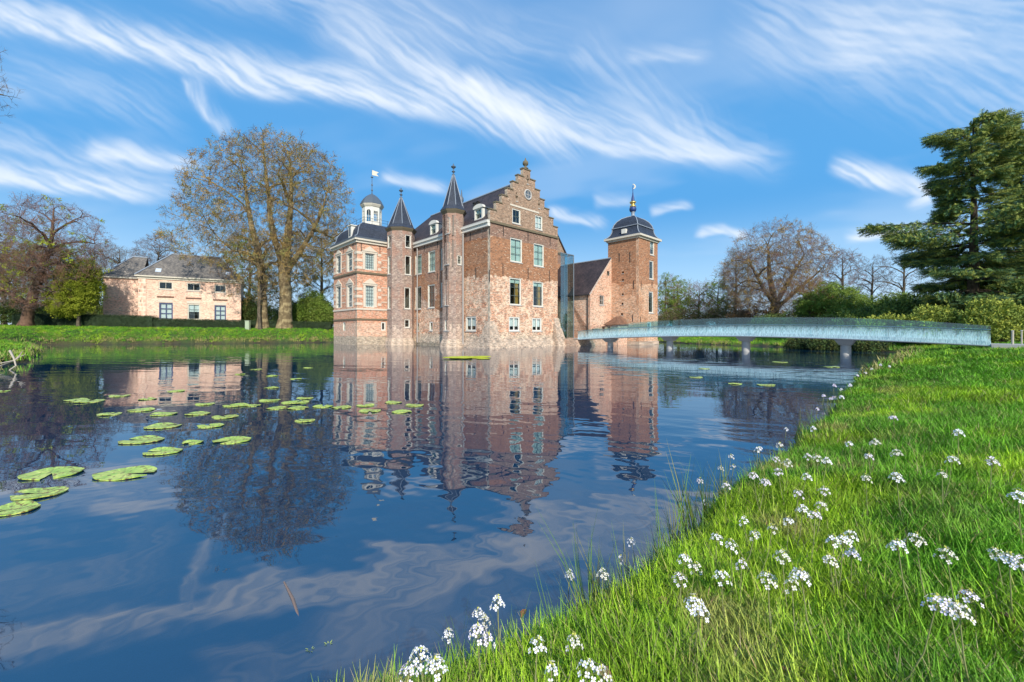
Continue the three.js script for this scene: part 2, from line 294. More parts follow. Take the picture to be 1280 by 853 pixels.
// ---------------------------------------------------------------- building faces: a plane in a building's own axes, with openings
class Face {
  constructor(root, o, a, t = .42) { // o: outer lower left corner, a: direction to the right as seen from outside
    this.root = root; this.o = V(...o); this.a = V(...a).normalize(); this.y = V(0, 1, 0); this.n = this.a.clone().cross(this.y).normalize(); this.t = t; this.holes = [];
  }
  put(g, out = 0) { return g.applyMatrix4(new THREE.Matrix4().makeBasis(this.a, this.y, this.n).setPosition(this.o.clone().addScaledVector(this.n, out))); } // geometry in (a, y, out)
  pix(px, py) { // where the photo pixel's ray meets this plane: [along, height]
    this.root.updateMatrixWorld(true); const inv = this.root.matrixWorld.clone().invert(), e = V(0, EYE, 0).applyMatrix4(inv), d = V((px - 640) / F, EYE + (HY - py) / F, -1).applyMatrix4(inv).sub(e);
    const k = this.o.clone().sub(e).dot(this.n) / d.dot(this.n), p = e.addScaledVector(d, k).sub(this.o); return [p.dot(this.a), p.y + this.o.y];
  }
  rect(px0, px1, py0, py1) { const m = (px0 + px1) / 2, ym = (py0 + py1) / 2; return [this.pix(px0, ym)[0], this.pix(px1, ym)[0], this.pix(m, py1)[1], this.pix(m, py0)[1]]; }
  wall(name, outline, material, parent = this.root) {
    const s = new THREE.Shape(outline.map(([x, y]) => new THREE.Vector2(x, y - this.o.y)));
    for (const h of this.holes) s.holes.push(new THREE.Path((Array.isArray(h[0]) ? h : [[h[0], h[2]], [h[0], h[3]], [h[1], h[3]], [h[1], h[2]]]).map(([x, y]) => new THREE.Vector2(x, y - this.o.y))));
    return part(parent, name, this.put(new THREE.ExtrudeGeometry(s, { depth: this.t, bevelEnabled: false }), -this.t), material);
  }
  box(a0, a1, y0, y1, n0, n1) { return this.put(box(a0, a1, y0 - this.o.y, y1 - this.o.y, n0, n1)); }
  // a window set into the wall: frame, glazing bars, panes, what hangs behind the glass
  window([a0, a1, y0, y1], { cols = 2, rows = 3, fw = .13, back = 'dark', bars = M.muntin, bw = .045, frame = M.white, sill = true, set = .06, name = 'window', parent = this.root, top = 0, cut = true } = {}) {
    if (cut) this.holes.push([a0, a1, y0, y1]);
    const w = new THREE.Group(); w.name = name; parent.add(w);
    const f = [[a0, a1, y1 - fw, y1], [a0, a1, y0, y0 + fw], [a0, a0 + fw, y0 + fw, y1 - fw], [a1 - fw, a1, y0 + fw, y1 - fw]].map(([p, q, r, s]) => this.box(p, q, r, s, -set - .12, -set + (cut ? 0 : .1)));
    part(w, 'frame', f, frame);
    const i0 = a0 + fw, i1 = a1 - fw, j0 = y0 + fw, j1 = y1 - fw, b = [];
    for (let c = 1; c < cols; c++) b.push(this.box(lerp(i0, i1, c / cols) - bw / 2, lerp(i0, i1, c / cols) + bw / 2, j0, j1, -set - .09, -set - .03));
    for (let r = 1; r < rows; r++) b.push(this.box(i0, i1, lerp(j0, j1, r / rows) - bw / 2, lerp(j0, j1, r / rows) + bw / 2, -set - .088, -set - .035));
    if (b.length) part(w, 'glazing_bars', b, bars);
    for (let c = 0; c < cols; c++) for (let r = 0; r < rows; r++) part(w, 'pane', this.box(lerp(i0, i1, c / cols) + bw / 2, lerp(i0, i1, (c + 1) / cols) - bw / 2, lerp(j0, j1, r / rows) + bw / 2, lerp(j0, j1, (r + 1) / rows) - bw / 2, -set - .07, -set - .06), M.pane);
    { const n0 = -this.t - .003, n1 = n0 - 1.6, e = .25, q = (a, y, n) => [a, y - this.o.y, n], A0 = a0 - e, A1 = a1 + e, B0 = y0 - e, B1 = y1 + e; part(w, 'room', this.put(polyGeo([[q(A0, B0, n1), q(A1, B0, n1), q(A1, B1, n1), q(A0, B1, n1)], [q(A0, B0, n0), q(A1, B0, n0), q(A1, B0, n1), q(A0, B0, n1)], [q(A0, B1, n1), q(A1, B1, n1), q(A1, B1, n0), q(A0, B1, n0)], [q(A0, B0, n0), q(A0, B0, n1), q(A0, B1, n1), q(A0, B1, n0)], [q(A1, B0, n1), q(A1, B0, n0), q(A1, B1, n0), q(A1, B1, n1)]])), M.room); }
    if (back !== 'dark') { const hang = { green: M.blindG, white: M.blindW, ochre: M.ochre, red: M.redc, lattice: M.lattice }[back]; if (back === 'ochre') part(w, 'curtain', this.box(lerp(i0, i1, .52), lerp(i0, i1, .92), j0, j1, -set - .24, -set - .2), hang), part(w, 'blind', this.box(i0, i1, lerp(j0, j1, .84), j1, -set - .19, -set - .17), M.blindG); else part(w, 'blind', this.box(i0, i1, lerp(j0, j1, top), j1, -set - .22, -set - .19), hang); }
    if (sill) part(w, 'sill', this.box(a0 - .06, a1 + .06, y0 - .1, y0 - .002, -.1, .07), M.sill);
    return w;
  }
  anchor(px, py0, py1) { const [a, y1] = this.pix(px, py0), y0 = this.pix(px, py1)[1]; part(this.root, 'wall_anchor', this.box(a - .035, a + .035, y0, y1, .002, .05), M.iron); }
}

// ---------------------------------------------------------------- the castle: main house, stair turrets and corner pavilion
const CX = [.7272, -.6866], CZ = [.6866, .7272]; // the castle's own x and z axes in the world
const castle = thing('castle', 'large brick castle with stepped gable, two pointed stair turrets and white lantern', 'castle', null, [-2.41, 0, -44], Math.atan2(.6866, .7272));
{
  const W = 11.5, L = 24, EAVE = 14.0, RIDGE = 20.2;
  const low = [206, 166, 136], pink = [190, 136, 106], up = [156, 108, 76], band = [136, 104, 88], grey = [164, 150, 136];
  const zone = (x, y, n, m, lim, side) => {
    const e = lim + (n - .5) * 1.2 + (m - .5) * .45, white = smooth(.46, .66, n + .25 * (m - .5)) * smooth(e + .2, e - .2, y);
    let b, mo = [196, 180, 158], v = .3, p = .05;
    if (y > 12.4 + (n - .5) * .5) { b = band; mo = [150, 128, 110]; }
    else if (y > e) { b = up; mo = [160, 130, 106]; }
    else { b = mix3(pink, low, smooth(.35, .65, m)); v = .5; p = .12 + .34 * white; if (y > e - .9 && n > .4) p += .18; }
    if (y < 1.7 + (m - .5) * 1.6) { const k = smooth(1.9, .7, y); b = mix3(b, mix3(grey, [196, 178, 150], m), .4 + .5 * k); p *= .5; }
    if (y < .5) b = mix3(b, [120, 112, 96], smooth(.5, .15, y) * (.6 + .4 * m));
    return { brick: b, mortar: mo, vary: v, pale: p };
  };
  const gT = brickTex(W, 22, 64, (x, y, n, m) => { const l = zone(x, y, n, m, 8.1, false); if (y > 14) { l.brick = [150, 122, 100]; l.mortar = [172, 148, 126]; } return l; }, 11);
  const sT = brickTex(L, 15, 54, (x, y, n, m) => { const s = L - x, l = zone(x, y, n, m, s < 6 ? 8.2 : 4.6 + 3 * smooth(.4, .6, n), true); if (s > 8 && y > 5 && n > .46) l.brick = mix3(l.brick, [150, 116, 100], .65); return l; }, 23);
  const G = new Face(castle, [0, 0, 0], [1, 0, 0]), S = new Face(castle, [0, 0, -L], [0, 0, 1]);
  // gable front: its windows
  const gw = (r, o) => G.window(G.rect(...r), o);
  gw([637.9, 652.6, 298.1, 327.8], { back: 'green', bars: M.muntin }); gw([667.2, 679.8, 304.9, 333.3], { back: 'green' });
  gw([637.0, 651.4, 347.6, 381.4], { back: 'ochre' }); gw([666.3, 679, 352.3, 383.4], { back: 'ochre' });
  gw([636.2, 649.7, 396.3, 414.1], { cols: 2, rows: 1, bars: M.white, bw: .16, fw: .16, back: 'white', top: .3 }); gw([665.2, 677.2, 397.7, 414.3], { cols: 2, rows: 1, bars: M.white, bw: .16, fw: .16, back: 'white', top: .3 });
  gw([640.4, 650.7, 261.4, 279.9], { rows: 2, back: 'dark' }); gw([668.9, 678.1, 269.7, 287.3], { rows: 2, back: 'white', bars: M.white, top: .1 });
  // stepped outline
  const n = 6, tw = .62, sw = (W / 2 - tw) / n, y0 = 15.35, dy = .99, out = [[0, 0], [W, 0]];
  for (let k = 0; k < n; k++) { out.push([W - k * sw, y0 + k * dy], [W - (k + 1) * sw, y0 + k * dy]); }
  out.push([W / 2 + tw, y0 + n * dy], [W / 2 - tw, y0 + n * dy]);
  for (let k = n - 1; k >= 0; k--) { out.push([(k + 1) * sw, y0 + k * dy], [k * sw, y0 + k * dy]); }
  for (const [px, py] of [[646, 246], [673.8, 255.3], [659.7, 224.5]]) { const [a, y] = G.pix(px, py); G.holes.push([[a - .1, y - .5], [a - .1, y - .08], [a - .24, y - .08], [a - .24, y + .12], [a - .1, y + .12], [a - .1, y + .5], [a + .1, y + .5], [a + .1, y + .12], [a + .24, y + .12], [a + .24, y - .08], [a + .1, y - .08], [a + .1, y - .5]]); }
  G.wall('gable_wall', out, wallMat(gT));
  for (let k = 0; k < n; k++) for (const s of [0, 1]) { const a = s ? W - (k + 1) * sw - .08 : k * sw - .06; part(castle, 'coping_stone', G.box(a, a + sw + .14, y0 + k * dy + .002, y0 + k * dy + .13, -.5, .08), M.coping); }
  part(castle, 'coping_stone', G.box(W / 2 - tw - .08, W / 2 + tw + .08, y0 + n * dy + .002, y0 + n * dy + .15, -.5, .08), M.coping);
  const fin = lathe([[.001, 0], [.34, 0], [.36, .12], [.16, .22], [.12, .38], [.3, .5], [.36, .68], [.32, .88], [.2, 1.02], [.1, 1.1], [.06, 1.32], [.001, 1.4]], 12); fin.translate(W / 2, y0 + n * dy + .15, -.21); part(castle, 'gable_finial', fin, M.coping);
  part(castle, 'gable_string_course', G.box(-.06, W + .06, 13.9, 14.14, .002, .16), M.coping);
  part(castle, 'pale_stone_band', G.box(3.0, 7.9, G.pix(659, 262)[1] - .1, G.pix(659, 262)[1] + .1, .002, .05), M.stone);
  // round window and cross-shaped niches in the gable
  const [ox, oy] = G.pix(659.7, 243.6);
  const oc = part(castle, 'round_window', G.put(new THREE.TorusGeometry(.56, .1, 8, 28).translate(ox, oy, .03)), M.sill);
  part(oc, 'pane', G.put(new THREE.CylinderGeometry(.54, .54, .03, 28).rotateX(Math.PI / 2).translate(ox, oy, .02)), M.glazing);
  part(oc, 'glazing_bars', [G.box(ox - .03, ox + .03, oy - .52, oy + .52, .035, .06), G.box(ox - .52, ox + .52, oy - .03, oy + .03, .036, .062)], M.sill);
  for (const [px, py] of [[646, 246], [673.8, 255.3], [659.7, 224.5]]) { const [a, y] = G.pix(px, py); part(castle, 'niche_sill', G.box(a - .2, a + .2, y - .62, y - .52, -.1, .05), M.sill); }
  for (const [px, p0, p1] of [[629, 283, 295], [659.8, 290, 301], [687.5, 297, 307], [628.5, 331, 345], [660, 335, 349], [686.5, 338, 352]]) G.anchor(px, p0, p1);
  // sloping buttress at the far corner and battered base
  part(castle, 'buttress', polyGeo([[[10.3, 0, 1.15], [12.1, 0, 1.15], [11.65, 3.6, .02], [10.75, 3.6, .02]], [[12.1, 0, 1.15], [12.1, 0, 0], [11.65, 3.6, -.02], [11.65, 3.6, .02]], [[10.3, 0, 0], [10.3, 0, 1.15], [10.75, 3.6, .02], [10.75, 3.6, -.02]]]), M.greyBrick = wallMat(brickTex(6, 6, 60, (x, y, nn, m) => ({ brick: mix3([152, 134, 118], [190, 164, 140], m), mortar: [180, 166, 148], vary: .4, pale: .08 }), 41)));
  part(castle, 'battered_base', polyGeo([[[-.55, 0, .55], [W, 0, .5], [W, 1.0, .015], [-.015, 1.0, .015]], [[-.55, 0, -6], [-.55, 0, .55], [-.015, 1.0, .015], [-.015, 1.0, -6]]]), M.greyBrick);
  part(castle, 'buttress', polyGeo([[[-.75, 0, .75], [1.5, 0, .75], [.6, 3.0, .02], [-.02, 3.0, .02]], [[-.75, 0, -1.5], [-.75, 0, .75], [-.02, 3.0, .02], [-.02, 3.0, -.7]], [[1.5, 0, .75], [1.5, 0, 0], [.6, 3, 0], [.6, 3, .02]]]), M.greyBrick);
  // long side
  const sw2 = (r, o) => S.window(S.rect(...r), o);
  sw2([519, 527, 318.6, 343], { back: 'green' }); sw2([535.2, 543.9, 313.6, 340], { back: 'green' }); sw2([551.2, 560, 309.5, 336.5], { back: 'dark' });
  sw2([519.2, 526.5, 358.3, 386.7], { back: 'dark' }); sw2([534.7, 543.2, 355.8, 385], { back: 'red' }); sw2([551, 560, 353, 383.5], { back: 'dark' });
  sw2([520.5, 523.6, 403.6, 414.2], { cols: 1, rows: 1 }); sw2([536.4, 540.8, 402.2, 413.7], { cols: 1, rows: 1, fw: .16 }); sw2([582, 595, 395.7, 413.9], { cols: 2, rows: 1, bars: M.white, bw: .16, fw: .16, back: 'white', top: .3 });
  S.wall('side_wall', [[0, 0], [L - .421, 0], [L - .421, EAVE], [0, EAVE]], wallMat(sT));
  for (const [px, p0, p1] of [[588, 291, 301], [612, 281, 293], [595, 335, 349], [612, 338, 352], [531, 305, 313], [547, 301, 310], [547, 342, 350]]) S.anchor(px, p0, p1);
  part(castle, 'rear_wall', [boxUV(0, W, 0, EAVE, -L - .4, -L), boxUV(W - .4, W, 0, EAVE, -L, -.43)], wallMat(sT));
  part(castle, 'eaves_cornice', [S.box(0, L, EAVE - .5, EAVE - .12, .003, .34), S.box(0, L + .02, EAVE - .12, EAVE + .08, .003, .5)], M.white);
  part(castle, 'lead_gutter', S.box(0, L + .02, EAVE + .081, EAVE + .2, .003, .48), M.sill);
  // roof
  const e = .45, ry = RIDGE, rz0 = -.45, rz1 = -L - .4;
  const roof = part(castle, 'main_roof', polyGeo([[[-e, EAVE + .12, rz1], [-e, EAVE + .12, rz0], [W / 2, ry, rz0], [W / 2, ry, rz1 + 3]], [[W + e, EAVE + .12, rz0], [W + e, EAVE + .12, rz1], [W / 2, ry, rz1 + 3], [W / 2, ry, rz0]], [[W + e, EAVE + .12, rz1], [-e, EAVE + .12, rz1], [W / 2, ry, rz1 + 3]]]), M.tiles);
  part(roof, 'ridge_cap', bar([W / 2, ry + .03, rz0], [W / 2, ry + .03, rz1 + 3], .14, 8), M.leadPale);
  for (const z of [-7.3, -8.0]) part(roof, 'roof_vent', [box(3.9, 4.25, 18.2, 18.75, z - .14, z + .14), box(3.84, 4.31, 18.75, 18.84, z - .2, z + .2)], M.iron);
  part(roof, 'ridge_finial', lathe([[.001, 0], [.25, 0], [.2, .3], [.32, .5], [.3, .9], [.14, 1.15], [.1, 1.5], [.04, 2.1], [.001, 2.2]], 10).translate(W / 2, ry, -13.2), M.lead);
  // dormers with segmental white heads
  for (const [px, py0, py1] of [[541.7, 276, 293.5], [598.3, 256, 274.5]]) {
    const D = new Face(castle, [0, 0, -L], [0, 0, 1], .12); D.o.x = .22; const [a, yb] = D.pix(px, py1), yt = D.pix(px, py0)[1], hw = .62;
    const dm = new THREE.Group(); dm.name = 'dormer'; castle.add(dm);
    part(dm, 'surround', [D.box(a - hw - .14, a - hw + .06, yb, yt - .38, -.3, .04), D.box(a + hw - .06, a + hw + .14, yb, yt - .38, -.3, .04), D.box(a - hw, a + hw, yb - .1, yb + .1, -.3, .05), D.box(a - hw - .14, a + hw + .14, yt - .55, yt - .379, -.3, .05)], M.white);
    const hd = []; for (let k = 0; k <= 12; k++) { const t = Math.PI * (k / 12); hd.push([Math.cos(t) * (hw + .3), Math.sin(t) * .4]); } hd.push([-hw - .3, -.08], [hw + .3, -.08]);
    part(dm, 'arched_head', D.put(prism(hd, .38).translate(a, yt - .36, -.24)), M.white);
    part(dm, 'pane', D.box(a - hw + .07, a + hw - .07, yb + .1, yt - .56, -.1, -.08), M.pane);
    part(dm, 'glazing_bars', [D.box(a - .03, a + .03, yb + .1, yt - .56, -.079, -.03), D.box(a - hw + .07, a + hw - .07, (yb + yt) / 2 - .2, (yb + yt) / 2 - .14, -.078, -.032)], M.muntin);
    part(dm, 'blind', D.box(a - hw + .07, a + hw - .07, (yb + yt) / 2 - .2, yt - .56, -.2, -.17), M.blindG);
    part(dm, 'cheeks', [D.box(a - hw - .08, a - hw, yb, yt - .4, -3, -.3), D.box(a + hw, a + hw + .08, yb, yt - .4, -3, -.3), D.box(a - hw, a + hw, yb, yb + .05, -1.2, -.22)], M.lead);
    part(dm, 'dormer_roof', D.box(a - hw - .2, a + hw + .2, yt - .41, yt - .3, -3.2, -.26), M.lead);
  }
  // octagonal stair turrets
  const tTex = brickTex(4, 17, 60, (x, y, nn, m) => ({ brick: y < 2.2 + (m - .5) * 2 ? mix3([164, 140, 126], [190, 166, 146], m) : mix3([158, 118, 100], [150, 128, 116], smooth(.36, .58, nn)), mortar: [166, 146, 130], vary: .28, pale: .06 + .14 * smooth(.5, .7, nn) }), 61), tMat = wallMat(tTex);
  function turret(cx, cz, ap, wallTop, tip, over, wins, finH) {
    const side = 2 * ap * Math.tan(Math.PI / 8), t = .35, tw = new THREE.Group(); tw.name = 'stair_turret'; castle.add(tw);
    for (let k = 0; k < 8; k++) {
      const an = k * Math.PI / 4, nx = Math.cos(an), nz = Math.sin(an); // outward normal
      const a = [nz, 0, -nx], f = new Face(castle, [cx + nx * ap - a[0] * side / 2, 0, cz + nz * ap - a[2] * side / 2], a, t);
      for (const w of wins[k] || []) f.window(w.length > 4 ? [side / 2 + w[4] - w[5] / 2, side / 2 + w[4] + w[5] / 2, w[2], w[3]] : f.rect(...w), { cols: 1, rows: w.rows || 2, fw: .11 });
      const i = t * Math.tan(Math.PI / 8);
      f.wall('turret_wall', [[0.0, 0], [side, 0], [side, wallTop], [0, wallTop]], tMat, tw);
    }
    const oct = (r, y) => [...Array(8)].map((_, k) => { const an = (k + .5) * Math.PI / 4; return [cx + r / Math.cos(Math.PI / 8) * Math.cos(an), y, cz + r / Math.cos(Math.PI / 8) * Math.sin(an)]; });
    const ring = (r0, y0, r1, y1) => { const p = oct(r0, y0), q = oct(r1, y1); return p.map((_, k) => [p[(k + 1) % 8], p[k], q[k], q[(k + 1) % 8]]); };
    part(tw, 'turret_cornice', polyGeo([...ring(ap + .005, wallTop - .35, over - .06, wallTop - .02), ...ring(over - .06, wallTop - .02, over - .02, wallTop + .1)]), M.coping);
    part(tw, 'spire', polyGeo([...ring(over, wallTop + .1, over * .78, wallTop + .62), ...ring(over * .78, wallTop + .62, .1, tip), [...oct(over, wallTop + .1)]]), M.slate);
    const a0 = oct(over * .78, wallTop + .62), a1 = oct(.1, tip); part(tw, 'lead_hips', a0.map((p, k) => bar(p, a1[k], .045, 5)), M.leadPale);
    part(tw, 'finial', lathe([[.001, 0], [.16, 0], [.2, .08], [.08, .18], [.06, .34], [.2, .44], [.22, .5], [.07, .58], [.05, .8], [.14, .92], [.3, 1.06], [.26, 1.16], [.1, 1.2], [.04, 1.5], [.001, 1.52]].map(([r, y]) => [r, y * finH]), 10).translate(cx, tip - .1, cz), M.lead);
    part(tw, 'plinth', polyGeo([...ring(ap + .3, 0, ap + .22, .5), ...ring(ap + .22, .5, ap + .004, .95)]), M.greyBrick);
    return tw;
  }
  // face numbers: 2 looks along +z (the gable side), 4 along -x (the long side)
  turret(-.7, -6.0, 1.22, 16.1, 20.7, 1.5, { 4: [[557, 561, 272, 292], [556.1, 560.8, 303, 330.7], [555.8, 560, 350, 381.8], [555.4, 560.2, 400.3, 413.5]], 2: [[571.6, 577.2, 319.2, 331]] }, .95);
  turret(-1.5, -17.5, 1.72, 15.9, 20.6, 2.02, { 4: [[484.4, 488, 294, 310], [484.4, 488, 320, 343], [484.4, 488, 358, 386.5]], 2: [[506.4, 513.6, 293.6, 309.8], [506.2, 513.6, 319.6, 343.6], [505.5, 513, 359.3, 386.3], [505.6, 512.2, 399.4, 409.7]] }, .95);
  part(castle, 'rain_pipe', tubeAlong([V(-.35, .3, -4.55), V(-.35, 13.4, -4.55)], [.11, .11], 8), M.pipe);
  part(castle, 'rain_pipe', tubeAlong([V(-.16, .3, -15.4), V(-.16, 13.4, -15.4)], [.09, .09], 8), M.pipe);
  // corner pavilion
  const x0 = -6.7, x1 = 1.4, z1 = -20, z0 = -28.7, PT = 14.35;
  const pT = brickTex(9, 15, 60, (x, y, nn, m) => y < 3.0 ? { brick: y < .9 + m * .5 ? [150, 134, 114] : mix3([196, 140, 114], [206, 164, 136], m), mortar: [206, 188, 166], vary: .35, pale: .25 } : { brick: mix3([198, 132, 100], [188, 126, 100], nn), mortar: [212, 188, 162], vary: .35, pale: .16 }, 71), pM = wallMat(pT);
  const PF = new Face(castle, [x0, 0, z1], [1, 0, 0]), PS = new Face(castle, [x0, 0, z0], [0, 0, 1]);
  const pw = (f, r, o = {}) => { const w = f.rect(...r); f.window(w, { cols: 4, rows: 6, back: 'lattice', fw: .1, bw: .03, bars: M.lead, sill: false, ...o }); const [a0, a1, b0, b1] = w, c = (a0 + a1) / 2;
    if (!o.small) { part(castle, 'window_surround', [f.box(a0 - .3, a0 - .002, b0, b1 + .02, .003, .07), f.box(a1 + .002, a1 + .3, b0, b1 + .02, .003, .07), f.box(a0 - .4, a1 + .4, b1 + .021, b1 + .26, .003, .1)], M.stone);
      part(castle, 'triangular_pediment', [f.put(prism([[c - (a1 - a0) / 2 - .3, b1 + .3], [c + (a1 - a0) / 2 + .3, b1 + .3], [c, b1 + 1.02]], .1).translate(0, 0, .004)), f.box(c - (a1 - a0) / 2 - .42, c + (a1 - a0) / 2 + .42, b1 + .262, b1 + .34, .004, .17)], M.stone); } };
  const [w0, w1] = PF.rect(456, 468.2, 317, 337.6), mirror = (a0, a1) => [8.1 - a1, 8.1 - a0];
  pw(PF, [456, 468.2, 317.2, 337.8]); pw(PF, [456.6, 468, 357.4, 384.3]); pw(PF, [476.2, 482, 402.5, 413.6], { small: true, cols: 1, rows: 1, back: 'dark', fw: .18 });
  pw(PS, [421, 426, 320.4, 342]); pw(PS, [434.6, 440.4, 317, 339.4]); pw(PS, [421, 426, 358.6, 385.4]); pw(PS, [434.6, 440.4, 357, 384.2]); pw(PS, [428.4, 431.6, 403, 413.6], { small: true, cols: 1, rows: 1, back: 'white', fw: .12 });
  PF.wall('pavilion_wall', [[0, 0], [8.1, 0], [8.1, PT], [0, PT]], pM); PS.wall('pavilion_wall', [[.43, 0], [8.279, 0], [8.279, PT], [.43, PT]], pM);
  part(castle, 'pavilion_wall', [boxUV(x0, x1, 0, PT, z0, z0 + .42), boxUV(x1 - .42, x1, 0, PT, z0 + .42, z1 - .42)], pM);
  const yB = [PF.pix(446, 386.5)[1], PF.pix(446, 399)[1], PF.pix(446, 340)[1]];
  for (const [f, len] of [[PF, 8.1], [PS, 8.7]]) {
    part(castle, 'string_course', f.box(-.1, len + .1, yB[2] - .16, yB[2] + .1, .003, .15), M.coping);
    part(castle, 'string_course', f.box(-.06, len + .06, yB[0] - .08, yB[0] + .16, .003, .1), M.stone);
    part(castle, 'string_course', f.box(-.06, len + .06, yB[1] - .12, yB[1] + .1, .003, .12), M.coping);
    part(castle, 'cornice', [f.box(-.2, len + .2, PT - .42, PT - .1, .003, .22), f.box(-.42, len + .42, PT - .1, PT + .14, .003, .44)], M.cream);
    for (const [b, t] of [[yB[0] + .4, 2], [yB[2] + .3, 2]]) for (let k = 0; k < 3; k++) {
      const y = b + .15 + k * 1.02, near = f === PF ? 0 : len; 
      for (const [c, w] of f === PF ? [[0, .75], [2.95, .5], [8.1 - .7, .7]] : [[8.7 - .75, .75], [0, .7]]) part(castle, 'quoin_stone', f.box(c - (c === 0 ? .05 : 0), c + w + (f === PS && c > 5 ? .05 : 0), y, y + .36, .003, .055), M.stone);
      const segs = f === PF ? [[.76, w0 - .31], [w1 + .31, 2.94], [3.46, 4.9]] : [[.71, 1.7], [3.1, 4.6], [6.3, 7.9]];
      for (const [p, q] of segs) if (q - p > .2) part(castle, 'pale_stone_band', f.box(p, q, y + .5, y + .62, .003, .03), M.stone);
    }
  }
  for (const [px, p0, p1] of [[410 + 41.5, 303.5, 314], [474.7, 307, 318]]) PF.anchor(px, p0, p1);
  for (const [px, p0, p1] of [[441.3, 304, 314], [429.5, 307, 317]]) PS.anchor(px, p0, p1);
  // mansard roof, lantern, vane
  const prof = [[-.46, PT + .16], [-.4, PT + .34], [.05, PT + .62], [.22, PT + .95], [.4, PT + 1.7], [.75, PT + 2.3], [1.35, PT + 2.75], [1.9, PT + 2.95]], fc = [];
  for (let k = 0; k + 1 < prof.length; k++) { const [i, y] = prof[k], [j, q] = prof[k + 1]; const c = (d, h) => [[x0 + d, h, z1 - d], [x1 - d, h, z1 - d], [x1 - d, h, z0 + d], [x0 + d, h, z0 + d]], A = c(i, y), B = c(j, q); for (let m = 0; m < 4; m++) fc.push([A[m], A[(m + 1) % 4], B[(m + 1) % 4], B[m]]); }
  fc.push([[x0 + 1.9, PT + 2.95, z1 - 1.9], [x1 - 1.9, PT + 2.95, z1 - 1.9], [x1 - 1.9, PT + 2.95, z0 + 1.9], [x0 + 1.9, PT + 2.95, z0 + 1.9]]);
  const pr = part(castle, 'pavilion_roof', polyGeo(fc), M.slate);
  part(pr, 'lead_gutter', [box(x0 - .47, x1 + .47, PT + .145, PT + .36, z1 + .3, z1 + .47), box(x0 - .47, x0 - .3, PT + .145, PT + .36, z0, z1 + .3)], M.lead);
  for (const [cx, cz, sx, sz] of [[x0, z1, 1, -1], [x1, z1, -1, -1], [x0, z0, 1, 1]]) part(pr, 'lead_hip', tubeAlong(prof.map(([d, y]) => V(cx + sx * d, y + .02, cz + sz * d)), prof.map(() => .06), 5), M.leadPale);
  part(pr, 'pavilion_dormer', [box(x0 + .1, x0 + 1.2, PT + .5, PT + 2.3, -23.2, -22.2), box(x0 - .02, x0 + 1.3, PT + 2.3, PT + 2.42, -23.35, -22.05)], M.white);
  part(pr, 'dormer_pane', box(x0 + .07, x0 + .098, PT + .9, PT + 2.1, -22.95, -22.45), M.glazing);
  const lx = -2.65, lz = -24.35, lb = PT + 2.95, ap = 1.3;
  const lt = new THREE.Group(); lt.name = 'roof_lantern'; castle.add(lt);
  const oct = (r, y) => [...Array(8)].map((_, k) => { const an = (k + .5) * Math.PI / 4; return [lx + r / Math.cos(Math.PI / 8) * Math.cos(an), y, lz + r / Math.cos(Math.PI / 8) * Math.sin(an)]; });
  const ring = (r0, y0, r1, y1) => { const p = oct(r0, y0), q = oct(r1, y1); return p.map((_, k) => [p[(k + 1) % 8], p[k], q[k], q[(k + 1) % 8]]); };
  part(lt, 'drum_floor', polyGeo([oct(ap - .05, lb + .1)]), M.sill);
  part(lt, 'drum_mouldings', polyGeo([...ring(ap + .16, lb - .02, ap + .16, lb + .3), ...ring(ap + .16, lb + .3, ap + .004, lb + .36), ...ring(ap + .004, lb + 2.95, ap + .1, lb + 3.02), ...ring(ap + .1, lb + 3.02, ap + .26, lb + 3.3), ...ring(ap + .26, lb + 3.3, ap + .28, lb + 3.4)]), M.cream);
  for (let k = 0; k < 8; k++) { const an = k * Math.PI / 4, nx = Math.cos(an), nz = Math.sin(an), side = 2 * ap * Math.tan(Math.PI / 8), f = new Face(castle, [lx + nx * ap - nz * side / 2, lb, lz + nz * ap + nx * side / 2], [nz, 0, -nx], .1), c = side / 2;
    if (k % 2) { const sh = [[c - .3, .75], [c + .3, .75], [c + .3, 2.2]]; for (let q = 1; q < 8; q++) { const t = Math.PI * q / 8; sh.push([c + Math.cos(t) * .3, 2.2 + Math.sin(t) * .34]); } sh.push([c - .3, 2.2]); f.holes.push(sh.map(([x, y]) => [x, y + lb])); part(lt, 'arched_window', f.put(prism(sh, .02).translate(0, 0, -.07)), M.pane); part(lt, 'glazing_bars', [f.put(box(c - .02, c + .02, .75, 2.5, -.06, -.02)), f.put(box(c - .3, c + .3, 1.5, 1.54, -.062, -.022))], M.white); }
    else { f.holes.push([c - .3, c + .3, lb + .85, lb + 2.35]); part(lt, 'lantern_window', f.put(box(c - .3, c + .3, .85, 2.35, -.08, -.07)), M.pane); part(lt, 'glazing_bars', [-.1, .1].map(d => f.put(box(c + d - .02, c + d + .02, .85, 2.35, -.06, -.02))).concat([1.2, 1.6, 2.0].map(h => f.put(box(c - .3, c + .3, h - .02, h + .02, -.062, -.022)))), M.white); }
    f.wall('drum_wall', [[0, lb], [side, lb], [side, lb + 3.35], [0, lb + 3.35]], M.white, lt); }
  const dome = [[ap + .3, 3.4], [ap + .24, 3.6], [ap + .1, 3.9], [ap - .12, 4.3], [ap - .5, 4.75], [.42, 5.02], [.12, 5.16], [.08, 5.3]], df = []; for (let k = 0; k + 1 < dome.length; k++) df.push(...ring(dome[k][0], lb + dome[k][1], dome[k + 1][0], lb + dome[k + 1][1]));
  part(lt, 'dome', polyGeo(df), M.lead);
  part(lt, 'finial', lathe([[.07, 0], [.06, .4], [.16, .55], [.06, .7], [.05, 1.2], [.15, 1.35], [.05, 1.5], [.04, 2.4], [.18, 2.5], [.2, 2.56], [.03, 2.62], [.025, 3.7], [.001, 3.72]], 8).translate(lx, lb + 5.2, lz), M.lead);
